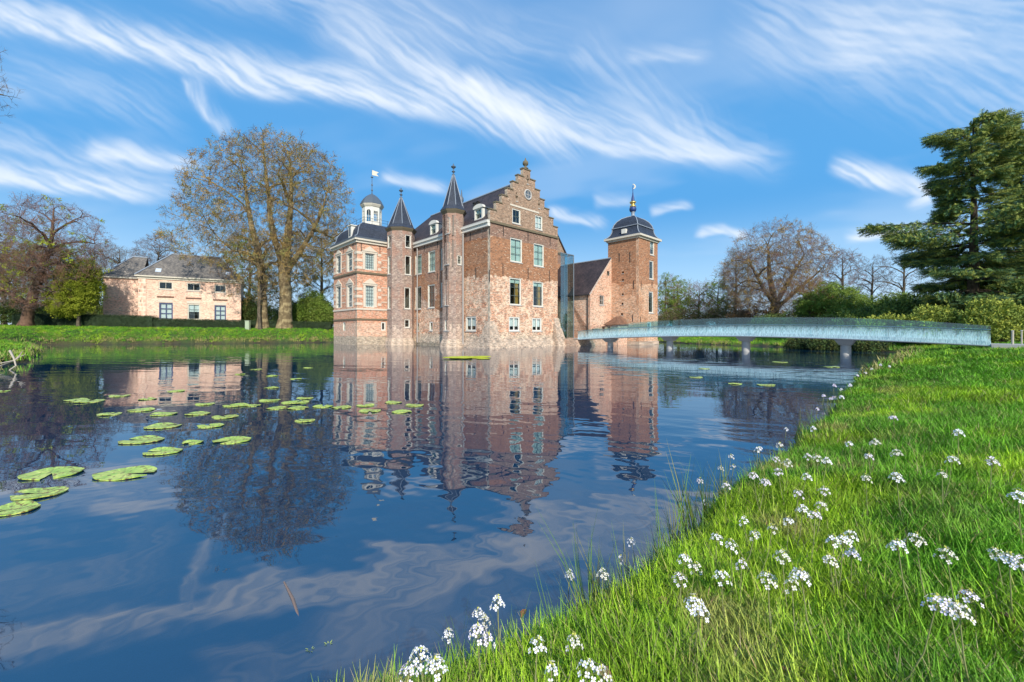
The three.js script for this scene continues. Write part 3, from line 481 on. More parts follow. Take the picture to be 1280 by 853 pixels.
  part(lt, 'flag_vane', prism([[0, 0], [.95, -.12], [.62, .22], [.95, .5], [0, .75]], .03).rotateY(-.5).translate(lx + .02, lb + 8.05, lz), M.cream);
  const rail = []; for (const h of [.35, .75]) for (const [p, q] of [[[x0 + 1.7, z1 - 1.7], [x1 - 1.7, z1 - 1.7]], [[x0 + 1.7, z0 + 1.7], [x0 + 1.7, z1 - 1.7]]]) rail.push(bar([p[0], lb + h, p[1]], [q[0], lb + h, q[1]], .022, 4)); for (let k = 0; k <= 4; k++) { const x = lerp(x0 + 1.7, x1 - 1.7, k / 4), z = lerp(z0 + 1.7, z1 - 1.7, k / 4); rail.push(bar([x, lb - .05, z1 - 1.7], [x, lb + .8, z1 - 1.7], .025, 4)); if (k < 4) rail.push(bar([x0 + 1.7, lb - .05, z], [x0 + 1.7, lb + .8, z], .025, 4)); }
  part(pr, 'roof_railing', rail, M.iron);
  // rear wing whose sloping verge shows behind the gable
  const R = new Face(castle, [11.52, 0, -7], [1, 0, 0]), va = R.pix(694, 290), vb = R.pix(706.5, 318);
  part(castle, 'rear_wing_wall', R.put(prism([[0, 0], [vb[0], 0], [vb[0], vb[1]], [Math.max(0, va[0]), va[1]], [0, va[1] + .2]], .4).translate(0, 0, -.4)), wallMat(gT));
  part(castle, 'rear_wing_verge', R.put(prism([[Math.max(0, va[0]), va[1]], [vb[0] + .15, vb[1] - .1], [vb[0] + .28, vb[1] + .1], [Math.max(0, va[0]), va[1] + .3]], .7).translate(0, 0, -.55)), M.tiles);
  part(castle, 'rear_wing_roof', polyGeo([[[11.52, va[1] + .2, -7.6], [11.52 + vb[0] + .1, vb[1], -7.6], [11.52 + vb[0] + .1, vb[1], -16], [11.52, va[1] + .2, -16]]]), M.tiles);
}
shade(castle);

// ---------------------------------------------------------------- the square tower, the low wing, the glass link, the little annexe: same axes as the castle
const TURN = Math.atan2(.6866, .7272);
const inCastle = (x, z) => [-2.41 + x * CX[0] + z * CZ[0], 0, -44 + x * CX[1] + z * CZ[1]];
const TX = 20.57, TZ = 6.5;
{
  const t = thing('square_tower', 'tall square brick tower with bell-shaped slate roof and gilded ball finial', 'tower', null, inCastle(TX, TZ), TURN);
  const w = 5.3, d = 4.4, T = 14.75;
  const look = (x, y, n, m) => ({ brick: y > 8.3 + (n - .5) * 1.4 ? mix3([172, 118, 82], [148, 102, 74], m) : mix3([184, 134, 100], [200, 156, 124], smooth(.4, .6, n)), mortar: [182, 148, 120], vary: .34, pale: y < 8.3 ? .12 + .2 * smooth(.5, .65, n) : .03 });
  const A = new Face(t, [0, 0, 0], [1, 0, 0]), B = new Face(t, [0, 0, -d], [0, 0, 1]);
  for (const [r, rows, back] of [[[812.7, 818, 300.9, 319], 2, 'white'], [[811.7, 817.2, 326, 349.3], 3, 'dark'], [[811, 816.9, 364.5, 391.5], 4, 'dark'], [[809.4, 814.2, 403, 416], 2, 'white']]) A.window(A.rect(...r), { cols: 2, rows, back, fw: .14, top: .4 });
  for (const [px, py] of [[778.6, 341], [778.6, 350.3], [778.3, 368], [778, 380], [777.3, 393]]) { const [a, y] = B.pix(px, py); B.holes.push([a - .17, a + .17, y - .13, y + .13]); part(t, 'hole_sill', B.box(a - .2, a + .2, y - .2, y - .132, -.1, .04), M.sill); }
  A.wall('tower_wall', [[0, 0], [w, 0], [w, T], [0, T]], wallMat(brickTex(w, T, 62, look, 81)));
  B.wall('tower_wall', [[0, 0], [d - .421, 0], [d - .421, T], [0, T]], wallMat(brickTex(d, T, 62, look, 83)));
  part(t, 'tower_wall', [boxUV(0, w, 0, T, -d - .4, -d), boxUV(w - .4, w, 0, T, -d, -.421)], wallMat(brickTex(w, T, 30, look, 85)));
  for (const [px, a, b] of [[774.3, 316.5, 327], [787.6, 315, 328], [792.2, 351, 361], [791, 394, 402]]) B.anchor(px, a, b);
  for (const [px, a, b] of [[801.3, 352, 362], [815, 353, 360], [800.4, 396, 404]]) A.anchor(px, a, b);
  part(t, 'tower_cornice', [box(-.16, w + .16, T - .3, T - .05, -d - .56, .16), box(-.42, w + .42, T - .05, T + .2, -d - .82, .42)], M.cream);
  part(t, 'plinth', [box(-.12, w + .12, -.6, .5, -d - .5, .12)], M.greyBrick);
  const ring = (i, y) => [[-.4 + i, y, .4 - i], [w + .4 - i, y, .4 - i], [w + .4 - i, y, -d - .8 + i], [-.4 + i, y, -d - .8 + i]];
  const band = prof => { const f = []; for (let k = 0; k + 1 < prof.length; k++) { const p = ring(prof[k][0], T + prof[k][1]), q = ring(prof[k + 1][0], T + prof[k + 1][1]); for (let m = 0; m < 4; m++) f.push([p[m], p[(m + 1) % 4], q[(m + 1) % 4], q[m]]); } return f; };
  const P1 = [[0, .2], [.35, .42], [.62, .75], [.78, 1.15], [.84, 1.62]], P2 = [[.84, 1.7], [.98, 2.2], [1.28, 2.7], [1.75, 3.12], [2.3, 3.38], [2.72, 3.5]];
  const rf = part(t, 'bell_roof', polyGeo([...band(P1), ...band(P2), ring(2.72, T + 3.5)]), M.slate);
  part(rf, 'lead_ring', polyGeo(band([[.82, 1.6], [.72, 1.62], [.72, 1.72], [.86, 1.74]])), M.leadPale);
  for (let k = 0; k < 4; k++) part(rf, 'lead_hip', tubeAlong([...P1, ...P2].map(([i, y]) => V(...ring(i, T + y)[k])), [...P1, ...P2].map(() => .07), 5), M.leadPale);
  part(rf, 'roof_hatch', [box(-.08, .34, T + .62, T + 1.25, -2.6, -1.95)], M.white);
  const cx = w / 2, cz = -d / 2 - .2, b = T + 3.4;
  part(t, 'finial_stem', lathe([[.42, 0], [.3, .15], [.22, .5], [.28, .7], [.3, .78], [.001, .8]], 12).translate(cx, b, cz), M.leadPale);
  part(t, 'finial_ball', new THREE.SphereGeometry(.5, 16, 12).scale(1, .95, 1).translate(cx, b + 1.15, cz), M.blue);
  part(t, 'gilded_crown', lathe([[.36, 0], [.46, .1], [.42, .22], [.28, .34], [.26, .5], [.42, .62], [.46, .78], [.3, .84], [.2, .95], [.001, .96]], 14).translate(cx, b + 1.42, cz), M.gold);
  part(t, 'finial_spike', lathe([[.24, 0], [.2, .4], [.1, .85], [.05, 1.3], [.04, 2.2], [.001, 2.25]], 10).translate(cx, b + 2.35, cz), M.blue);
  const mo = []; for (let k = 0; k <= 14; k++) { const q = -1.9 + 3.8 * k / 14; mo.push([Math.cos(q) * .36, Math.sin(q) * .36]); } for (let k = 14; k >= 0; k--) { const q = -1.55 + 3.1 * k / 14; mo.push([Math.cos(q) * .3 - .13, Math.sin(q) * .3]); }
  part(t, 'crescent_vane', prism(mo, .05).rotateY(-.7).translate(cx + .1, b + 4.45, cz), M.cream);
  shade(t);
}
{
  const t = thing('castle_wing', 'low pink brick wing with steep dark tiled roof beside the square tower', 'castle wing', null, inCastle(15.5, 2.27), TURN);
  const E = 6.9, AP = 12.1, HW = 5.0, LEN = 17;
  const look = (x, y, n, m) => ({ brick: y < 2.6 ? mix3([184, 132, 108], [170, 128, 106], m) : mix3([204, 154, 126], [212, 172, 146], smooth(.4, .6, n)), mortar: [206, 184, 160], vary: .36, pale: .2 });
  const A = new Face(t, [0, 0, 0], [1, 0, 0]), B = new Face(t, [0, 0, -LEN], [0, 0, 1]), tt = brickTex(10, 12.5, 56, look, 91), m1 = wallMat(tt);
  A.window(A.rect(749.6, 755, 369.4, 381.5), { cols: 2, rows: 2, fw: .1, frame: M.sill, bars: M.sill }); A.window(A.rect(758.8, 762, 339, 344.8), { cols: 1, rows: 1, fw: .06, frame: M.muntin, sill: false });
  A.wall('gable_wall', [[0, 0], [10, 0], [10, E], [HW, AP], [0, E]], m1);
  B.window(B.rect(727.5, 737, 413.5, 424), { cols: 2, rows: 2, fw: .14, frame: M.sill, sill: false, name: 'arched_doorway' }); B.window(B.rect(704, 710, 372, 382.5), { cols: 2, rows: 2, fw: .1, frame: M.muntin });
  B.wall('side_wall', [[0, 0], [LEN - .421, 0], [LEN - .421, E], [0, E]], m1);
  part(t, 'rear_wall', [boxUV(0, 10, 0, E, -LEN - .4, -LEN), boxUV(9.6, 10, 0, E, -LEN, -.421)], m1);
  const rf = part(t, 'tiled_roof', polyGeo([[[-.25, E - .1, -LEN], [-.25, E - .1, -.02], [HW, AP + .12, -.02], [HW, AP + .12, -LEN]], [[10.25, E - .1, -.02], [10.25, E - .1, -LEN], [HW, AP + .12, -LEN], [HW, AP + .12, -.02]]]), M.tiles);
  part(rf, 'ridge_cap', bar([HW, AP + .14, -.02], [HW, AP + .14, -LEN], .12, 6), M.leadPale);
  part(rf, 'verge', polyGeo([[[-.25, E - .12, .04], [-.1, E - .2, .04], [HW, AP, .04], [HW, AP + .16, .04]]]), M.sill);
  part(rf, 'gutter', box(-.4, -.22, E - .25, E - .1, -LEN, .05), M.iron);
  part(t, 'rain_pipe', bar([-.12, 1, -.35], [-.12, E - .15, -.35], .07, 6), M.iron);
  shade(t);
}
{
  const t = thing('brick_annexe', 'small brick annexe with low hipped tile roof against the foot of the square tower', 'annexe', null, inCastle(18.2, 2.7), TURN);
  const w = 2.3, d = 2.1, H = 2.75, am = wallMat(brickTex(4, 4, 60, (x, y, n, m) => ({ brick: mix3([200, 156, 130], [186, 138, 112], m), mortar: [210, 190, 168], vary: .3, pale: .25 }), 95));
  const A = new Face(t, [0, 0, d], [1, 0, 0], .3), B = new Face(t, [0, 0, 0], [0, 0, 1], .3);
  B.window([.5, .85, 1.9, 2.6], { cols: 1, rows: 1, fw: .06, frame: M.sill, sill: false });
  A.wall('wall', [[0, 0], [w, 0], [w, H], [0, H]], am); B.wall('wall', [[0, 0], [d - .302, 0], [d - .302, H], [0, H]], am);
  part(t, 'hipped_roof', polyGeo([[[-.25, H, d + .25], [w, H, d + .25], [w, H + 1.15, d / 2 + .2], [w * .55, H + 1.15, d / 2]], [[-.25, H, -.1], [-.25, H, d + .25], [w * .55, H + 1.15, d / 2]], [[w, H, -.1], [-.25, H, -.1], [w * .55, H + 1.15, d / 2], [w, H + 1.15, d / 2 + .2]], [[-.25, H - .01, -.1], [w, H - .01, -.1], [w, H - .01, d + .25], [-.25, H - .01, d + .25]]]), M.redTile);
  shade(t);
}
{ // stone and brick quay on which wing, annexe and courtyard stand
  const t = thing('quay_wall', 'low weathered brick quay wall under the glass bridge between castle and tower', 'quay wall', null, inCastle(11.6, 0), TURN);
  part(t, 'quay_face', [boxUV(.1, 8.9, -1.2, .92, .5, 2.9), boxUV(.1, 4.3, -1.2, .9, -18, .5)], wallMat(brickTex(10, 3, 60, (x, y, n, m) => ({ brick: mix3([190, 150, 126], [160, 136, 116], m), mortar: [186, 170, 150], vary: .35, pale: .2 }), 97)));
  part(t, 'coping', box(.05, 3.7, .922, 1.0, 2.5, 3.05), M.sill);
  shade(t);
}
const glassTint = (r, g, b, ior = 1.5) => new THREE.MeshPhysicalMaterial({ color: new THREE.Color().setRGB(r, g, b), roughness: .02, transmission: 1, thickness: 0, ior, side: THREE.DoubleSide });
{
  const t = thing('glass_stairwell', 'tall blue-tinted glass stairwell between stepped gable and low wing', 'glass stairwell', null, inCastle(11.56, .45), TURN);
  const w = 2.75, d = 1.5, H = 12.1, gm = glassTint(.74, .88, .90, 1.9), n = 6;
  for (let k = 0; k < n; k++) for (let c = 0; c < 2; c++) part(t, 'glass_pane', box(c * w / 2 + .02, (c + 1) * w / 2 - .02, 1 + k * (H - 1) / n + .015, 1 + (k + 1) * (H - 1) / n - .015, -.02, 0), gm);
  for (let k = 0; k < n; k++) part(t, 'glass_pane', box(w - .02, w, 1 + k * (H - 1) / n + .015, 1 + (k + 1) * (H - 1) / n - .015, -d, -.04), gm);
  part(t, 'glass_roof', box(0, w, H, H + .03, -d, 0), gm);
  part(t, 'frame', [box(w - .05, w + .02, .95, H, -.05, .03), box(w / 2 - .02, w / 2 + .02, .95, H, -.06, -.022), box(w - .05, w + .02, .95, H, -d - .06, -d), box(0, w, H - .06, H - .002, -.06, .02), box(w - .06, w + .018, H - .06, H - .002, -d, -.06)], M.steel);
  shade(t);
}
{
  const p = inCastle(12.95, -2.5); const t = thing('parasol', 'cream parasol in the courtyard behind the glass stairwell', 'parasol', null, [p[0], .9, p[2]], TURN);
  const c = []; for (let k = 0; k < 8; k++) { const a = k / 8 * 2 * Math.PI, b = (k + 1) / 8 * 2 * Math.PI; c.push([[Math.cos(b) * 1.3, 2.6, Math.sin(b) * 1.25], [Math.cos(a) * 1.3, 2.6, Math.sin(a) * 1.25], [0, 3.5, 0]], [[Math.cos(b) * 1.3, 2.45, Math.sin(b) * 1.25], [Math.cos(a) * 1.3, 2.45, Math.sin(a) * 1.25], [Math.cos(a) * 1.3, 2.6, Math.sin(a) * 1.25], [Math.cos(b) * 1.3, 2.6, Math.sin(b) * 1.25]]); }
  part(t, 'canopy', polyGeo(c), M.cream); part(t, 'pole', bar([0, 0, 0], [0, 3.55, 0], .03, 8), M.steel); part(t, 'base', lathe([[.001, .1], [.2, .1], [.3, .04], [.32, 0]], 14), M.sill);
  shade(t);
}

// ---------------------------------------------------------------- the glass bridge: arched deck on piers, etched glass balustrades
{
  const BX = 13.0, Z0 = 2.95, Z1 = 36.2, HALF = 1.05;
  const t = thing('glass_bridge', 'long arched footbridge with etched pale blue glass balustrades on concrete piers', 'bridge', null, inCastle(BX, 0), TURN);
  const soff = z => { const u = (z - Z0) / (Z1 - Z0); return .76 + .58 * Math.sin(Math.PI * clamp(u * .97 + .0, 0, 1)) ** .9 * 1 + .04 * u; };
  const N = 60, TH = .3, strip = (x0, x1, y0, y1, a, b, n = N) => { const f = []; for (let k = 0; k < n; k++) { const p = lerp(a, b, k / n), q = lerp(a, b, (k + 1) / n), c = z => [[x0, soff(z) + y0, z], [x1, soff(z) + y0, z], [x1, soff(z) + y1, z], [x0, soff(z) + y1, z]], A = c(p), B = c(q); for (let m = 0; m < 4; m++) f.push([A[m], B[m], B[(m + 1) % 4], A[(m + 1) % 4]]); if (!k) f.push([A[3], A[2], A[1], A[0]]); if (k === n - 1) f.push(B); } return polyGeo(f); };
  part(t, 'deck', strip(-HALF + .05, HALF - .05, 0, TH - .02, Z0, Z1), M.concrete);
  const edge = mat(.52, .55, .60, .55);
  for (const s of [-1, 1]) part(t, 'edge_beam', strip(s > 0 ? HALF - .048 : -HALF - .06, s > 0 ? HALF + .06 : -HALF + .048, .06, TH + .06, Z0, Z1), edge);
  // panes, each etched with a thicket of reeds up to the handrail
  const etched = [0, 1, 2].map(v => tex(256, 256, (i, j, u, w) => {
    let k = 0; for (let b = 0; b < 46; b++) { const x = hash(b, 1, v), h = .22 + .62 * hash(b, 2, v) ** 1.2, lean = (hash(b, 3, v) - .5) * .16, wd = .006 + .012 * hash(b, 4, v); if (w < h) { let dx = Math.abs(u - x - lean * (w / h) ** 2); dx = Math.min(dx, 1 - dx); k = Math.max(k, smooth(wd, wd * .3, dx * (1 + .2 * w / h)) * (.5 + .5 * hash(b, 5, v))); } }
    k = Math.max(k, smooth(1.5, .0, w) * (.62 + 1.6 * (fbm(u * 34, w * 6, 3, v, 34) - .45)));
    return [255 * clamp(k), 255 * clamp(k), 255 * clamp(k)]; }, false));
  const clear = glassTint(.52, .80, .84, 1.7);
  const etch = etched.map(a => { const inv = tex(256, 256, (i, j) => { const d = a.image.data[(j * 256 + i) * 4], v = 255 - d * .8; return [v, v, v]; }, false); return new THREE.MeshPhysicalMaterial({ color: new THREE.Color().setRGB(.62, .84, .88), roughness: .1, transmission: 1, transmissionMap: inv, thickness: 0, ior: 1.55, side: THREE.DoubleSide }); });
  const np = 22;
  for (const s of [-1, 1]) for (let k = 0; k < np; k++) {
    const a = lerp(Z0, Z1, k / np) + .012, b = lerp(Z0, Z1, (k + 1) / np) - .012, x = s * (HALF + .075), y = z => soff(z) + .1;
    const TT = [[0, 1.0], [.12, 1.3], [.3, 1.65], [.56, 1.7], [.78, 1.65], [.92, 1.48], [1.01, 1.24]], top = z => { const u = clamp((z - Z0) / (Z1 - Z0)); let i = 0; while (u > TT[i + 1][0]) i++; return lerp(TT[i][1], TT[i + 1][1], (u - TT[i][0]) / (TT[i + 1][0] - TT[i][0])); }, mid = .95;
    const quad = (l0, l1, z) => [[x, y(a) + l0(a), a], [x, y(b) + l0(b), b], [x, y(b) + l1(b), b], [x, y(a) + l1(a), a]];
    const g = polyGeo([quad(() => 0, () => mid)]); const p = g.attributes.position, u = g.attributes.uv; for (let i = 0; i < p.count; i++) u.setXY(i, (p.getZ(i) - a) / (b - a), (p.getY(i) - y(p.getZ(i))) / mid);
    const pane = part(t, 'glass_pane', g, etch[k % 3]);
    part(pane, 'clear_top', polyGeo([quad(() => mid + .004, top)]), clear);
  }
  for (const s of [-1, 1]) { const pts = []; for (let k = 0; k <= N; k++) { const z = lerp(Z0, Z1, k / N); pts.push(V(s * (HALF - .02), soff(z) + TH + .82, z)); } part(t, 'handrail', tubeAlong(pts, pts.map(() => .028), 6), M.steel); }
  for (const z of [6.96, 14.3, 21.6, 28.8]) {
    const pier = part(t, 'pier', new THREE.CylinderGeometry(.34, .36, soff(z) + .9, 20).translate(0, (soff(z) - .9) / 2 - .3 + .15, z), M.concrete);
    part(pier, 'pier_head', polyGeo((() => { const y0 = soff(z) - .42, y1 = soff(z) - .004, c = (a, b, y) => [[-a, y, z + b], [a, y, z + b], [a, y, z - b], [-a, y, z - b]], A = c(.40, .40, y0), B = c(.95, .62, y1), f = []; for (let m = 0; m < 4; m++) f.push([A[m], A[(m + 1) % 4], B[(m + 1) % 4], B[m]]); f.push(A); return f; })()), M.concrete);
  }
  const yr = soff(Z1) + TH; part(t, 'abutment', box(-HALF - .3, HALF + .3, -.3, yr - .12, Z1 + .004, Z1 + 1.6), M.concrete);
  shade(t);
  for (const [x, z, h, l] of [[-.75, 37.1, 1.15, 'thick pale post at the lawn end of the glass bridge'], [.75, 37.6, 1.1, 'thin pale post at the far corner of the lawn end of the bridge']]) {
    const p = inCastle(BX + x, z), y = groundH(p[0], p[2]); const g = thing('wooden_post', l, 'post', 'posts at the bridge end', [p[0], y - .05, p[2]], TURN);
    part(g, 'post', bar([0, 0, 0], [0, h, 0], x < 0 ? .06 : .04, 8), mat(.45, .40, .32, .9)); part(g, 'cap', lathe([[.001, .05], [.05, .04], [.075, 0]], 8).translate(0, h, 0), M.sill); shade(g);
  }
}

// ---------------------------------------------------------------- the coach house on the far bank
{
  const D = 68, C = [(172.5 - 640) / F * D, 0, -D], gy = heightAt(406, D), th = Math.atan2(.523, .8525);
  const t = thing('coach_house', 'pink brick two-storey coach house with grey hipped roof behind the clipped hedge', 'house', null, [C[0], gy, C[2]], th);
  const look = (x, y, n, m) => ({ brick: mix3([236, 192, 166], [226, 176, 150], smooth(.35, .65, n)), mortar: [238, 216, 194], vary: .26, pale: .1 });
  const tt = brickTex(16, 9, 50, look, 101), m1 = wallMat(tt), yl = y => y - gy;
  const A = new Face(t, [0, 0, 0], [1, 0, 0]); const pix = A.pix.bind(A); A.pix = (px, py) => pix(px, py);
  const Wd = A.pix(301, 380)[0], E = A.pix(173, 345)[1], DEP = 10;
  for (const r of [[197.8, 215.8, 352.2, 362], [233, 250.3, 354, 363.9], [267.8, 282.3, 356.4, 365.9]]) A.window(A.rect(...r), { cols: 2, rows: 1, fw: .16, bars: M.cream, frame: M.cream });
  for (const [r, c] of [[[198.6, 215.8, 378.6, 399.4], 1], [[267.8, 282.3, 381.9, 400.6], 1]]) A.window(A.rect(...r), { cols: 2, rows: 3, fw: .2, bars: M.blueFrame, bw: .14, frame: M.blueFrame, back: 'white' });
  A.window(A.rect(233.9, 250.3, 380, 400), { cols: 2, rows: 3, fw: .2, bars: M.muntin, frame: M.cream, back: 'lattice', top: .5 });
  for (const [p0, p1, py] of [[196, 217, 371.6], [232, 251.5, 373.4], [266, 284, 375.4]]) { const [a0] = A.pix(p0, py), [a1, y] = A.pix(p1, py); part(t, 'door_head', A.box(a0, a1, y - .12, y + .12, .003, .1), M.redTile); part(t, 'lintel', A.box(a0 + .15, a1 - .15, y - .95, y - .5, .003, .03), M.cream); }
  A.wall('front_wall', [[0, 0], [Wd, 0], [Wd, E], [0, E]], m1);
  part(t, 'side_wall', [boxUV(0, .4, 0, E, -DEP, -.421), boxUV(Wd - .4, Wd, 0, E, -DEP, -.421), boxUV(0, Wd, 0, E, -DEP - .4, -DEP)], m1);
  part(t, 'pilaster', A.box(.02, 1.0, 0, E - .4, .002, .09), m1);
  part(t, 'eaves_cornice', [box(-.1, Wd + .1, E - .42, E - .08, -DEP - .5, .16), box(-.42, Wd + .42, E - .08, E + .14, -DEP - .8, .42)], M.cream);
  const ry = A.pix(207, 319)[1] * 1 + 3.1 * 0 + .0; const RY = E + 4.9, e = .42;
  const roof = part(t, 'hipped_roof', polyGeo([[[-e, E + .12, e], [Wd + e, E + .12, e], [Wd - 3.7, RY, -DEP / 2], [3.7, RY, -DEP / 2]], [[-e, E + .12, -DEP - .8], [-e, E + .12, e], [3.7, RY, -DEP / 2]], [[Wd + e, E + .12, e], [Wd + e, E + .12, -DEP - .8], [Wd - 3.7, RY, -DEP / 2]], [[Wd + e, E + .12, -DEP - .8], [-e, E + .12, -DEP - .8], [3.7, RY, -DEP / 2], [Wd - 3.7, RY, -DEP / 2]]]), M.pantile);
  part(roof, 'hip_tiles', [bar([-e, E + .16, e], [3.7, RY + .04, -DEP / 2], .13, 6), bar([Wd + e, E + .16, e], [Wd - 3.7, RY + .04, -DEP / 2], .13, 6), bar([3.7, RY + .04, -DEP / 2], [Wd - 3.7, RY + .04, -DEP / 2], .14, 6)], M.leadPale);
  for (const [u, v] of [[.17, .24], [.86, .28]]) { const x = lerp(0, Wd, u), y = lerp(E, RY, v), z = lerp(e, -DEP / 2, v), sl = Math.atan2(RY - E, DEP / 2 + e); const g = box(-.38, .38, -.5, .5, .03, .09); g.rotateX(-(Math.PI / 2 - sl)); g.translate(x, y + .05, z); part(roof, 'skylight', g, mat(.55, .62, .7, .15)); }
  // set-back left block
  const S = -2.6, A2 = new Face(t, [-9, 0, S], [1, 0, 0]), l0 = A2.pix(128.5, 380)[0] - 9, E2 = A2.pix(140, 346.5)[1];
  part(t, 'left_block_wall', [boxUV(l0, -.003, 0, E2, S - .4, S), boxUV(l0, l0 + .4, 0, E2, S - 7, S - .401)], m1);
  part(t, 'left_block_cornice', box(l0 - .3, -.004, E2 - .12, E2 + .1, S - 7.2, S + .3), M.cream);
  const RY2 = E2 + 4.2, r2 = part(t, 'left_block_roof', polyGeo([[[l0 - .3, E2 + .1, S + .3], [-.01, E2 + .1, S + .3], [-.01, RY2, S - 3.6], [l0 + 3, RY2, S - 3.6]], [[l0 - .3, E2 + .1, S - 7.4], [l0 - .3, E2 + .1, S + .3], [l0 + 3, RY2, S - 3.6]], [[-.01, E2 + .1, S - 7.4], [l0 - .3, E2 + .1, S - 7.4], [l0 + 3, RY2, S - 3.6], [-.01, RY2, S - 3.6]]]), M.pantile);
  part(r2, 'hip_tiles', [bar([l0 - .3, E2 + .14, S + .3], [l0 + 3, RY2 + .04, S - 3.6], .12, 6), bar([l0 + 3, RY2 + .04, S - 3.6], [-.01, RY2 + .04, S - 3.6], .12, 6)], M.leadPale);
  part(t, 'rain_pipe', bar([-.1, .2, S + .12], [-.1, E2 - .1, S + .12], .09, 6), M.leadPale);
  shade(t);
}

// ---------------------------------------------------------------- trees: limbs grown towards points spread through the crown's volume
const barkMat = (a, b, s) => { const t = tex(256, 512, (i, j, u, v) => { const n = fbm(u * 10, v * 6, 4, s, 0), m = fbm(u * 40, v * 12, 3, s + 4, 0); return mix3(a, b, clamp(smooth(.3, .7, n) * .8 + (m - .5) * .7)); }); t.repeat.set(.5, .35); return new THREE.MeshStandardMaterial({ map: t, bumpMap: t, bumpScale: .03, roughness: .95, side: THREE.DoubleSide }); };
const bark = { plane: barkMat([104, 88, 62], [168, 150, 110], 1), grey: barkMat([70, 62, 50], [118, 106, 86], 2), red: barkMat([84, 62, 48], [128, 98, 78], 3), conifer: barkMat([66, 54, 42], [108, 92, 72], 4), dark: barkMat([50, 44, 36], [88, 78, 62], 5) };
const leafMat = (r, g, b) => new THREE.MeshStandardMaterial({ color: new THREE.Color().setRGB(r, g, b), roughness: .8, side: THREE.DoubleSide });
const twigMat = (r, g, b) => new THREE.MeshStandardMaterial({ color: new THREE.Color().setRGB(r, g, b), roughness: .95, side: THREE.DoubleSide });
function ribbons(list) { // list of [points, width0, width1, side vector]
  const pos = [], idx = [];
  for (const [pts, w0, w1, sd] of list) { const o = pos.length / 3; pts.forEach((p, i) => { const w = lerp(w0, w1, i / (pts.length - 1)) / 2; pos.push(p.x - sd.x * w, p.y - sd.y * w, p.z - sd.z * w, p.x + sd.x * w, p.y + sd.y * w, p.z + sd.z * w); }); for (let i = 0; i + 1 < pts.length; i++) idx.push(o + 2 * i, o + 2 * i + 1, o + 2 * i + 2, o + 2 * i + 1, o + 2 * i + 3, o + 2 * i + 2); }
  const g = new THREE.BufferGeometry(); g.setAttribute('position', new THREE.Float32BufferAttribute(pos, 3)); g.setIndex(idx); g.computeVertexNormals(); return g;
}
const rdir = () => { const y = rr(-1, 1), a = rr(0, 6.2832), s = Math.sqrt(1 - y * y); return V(Math.cos(a) * s, y, Math.sin(a) * s); };
function twigSpray(n, width, buds = 0, budSize = .06, droop = 0) { // a metre-long twig along +y with side twigs
  const l = [], side = () => rdir();
  l.push([[V(0, 0, 0), V(.03, .5, .02), V(0, 1, 0)], width * 1.5, width * .8, V(1, 0, 0)], [[V(0, 0, 0), V(.03, .5, .02), V(0, 1, 0)], width * 1.5, width * .8, V(0, 0, 1)]);
  for (let k = 0; k < n; k++) { const t = rr(.08, 1), a = rr(0, 6.28), len = rr(.25, .6) * (1.1 - t * .4), o = V(0, t, 0), d = V(Math.cos(a), rr(.2, 1.1) - droop, Math.sin(a)).normalize(), e = o.clone().addScaledVector(d, len), m = o.clone().addScaledVector(d, len * .5).add(V(rr(-.04, .04), rr(-.04, .04), rr(-.04, .04))); l.push([[o, m, e], width, width * .5, side()]);
    for (let b = 0; b < buds; b++) { const p = o.clone().lerp(e, rr(.2, 1)).add(V(rr(-.06, .06), rr(-.06, .06), rr(-.06, .06))), dd = rdir(); l.push([[p, p.clone().addScaledVector(dd, budSize)], budSize * .7, budSize * .4, rdir()]); } }
  return ribbons(l);
}
function leafSpray(n, size, flat = 0) { // a cluster of leaves about the origin, radius about .5
  const l = []; for (let k = 0; k < n; k++) { const d = rdir(); d.y = d.y * (1 - flat) + .25 * flat; const p = d.clone().multiplyScalar(rr(.15, .5)), u = rdir().lerp(d, .5); u.y += .15; u.normalize(); const s = size * rr(.7, 1.25), sd = rdir().cross(u).normalize(), q = p.clone().addScaledVector(u, s), m = p.clone().addScaledVector(u, s * .5).add(V(0, s * .08, 0)); l.push([[p, m], s * .1, s * .46, sd], [[m, q], s * .46, s * .05, sd]); }
  return ribbons(l);
}
seed = 4242;
const SPRAY = {
  bare: twigSpray(12, .020), fine: twigSpray(18, .014), bud: twigSpray(12, .016, 2, .085), droop: twigSpray(15, .016, 1, .05, .9), green: twigSpray(9, .014, 5, .13), leaf: leafSpray(24, .26), rhodo: leafSpray(22, .34, .3), hedge: leafSpray(26, .16), fineLeaf: leafSpray(40, .13),
};
function instanced(parent, name, geo, material, list, colors) { // list of matrices
  const m = new THREE.InstancedMesh(geo, material, list.length); m.name = name; m.castShadow = m.receiveShadow = true; m.userData.kind = 'stuff';
  list.forEach((x, i) => m.setMatrixAt(i, x)); if (colors) colors.forEach((c, i) => m.setColorAt(i, c)); parent.add(m); return m;
}
const qUp = V(0, 1, 0);
function place(p, dir, scale, spin = rr(0, 6.28)) { const q = new THREE.Quaternion().setFromUnitVectors(qUp, dir.clone().normalize()).multiply(new THREE.Quaternion().setFromAxisAngle(qUp, spin)); return new THREE.Matrix4().compose(p, q, typeof scale === 'number' ? V(scale, scale, scale) : scale); }
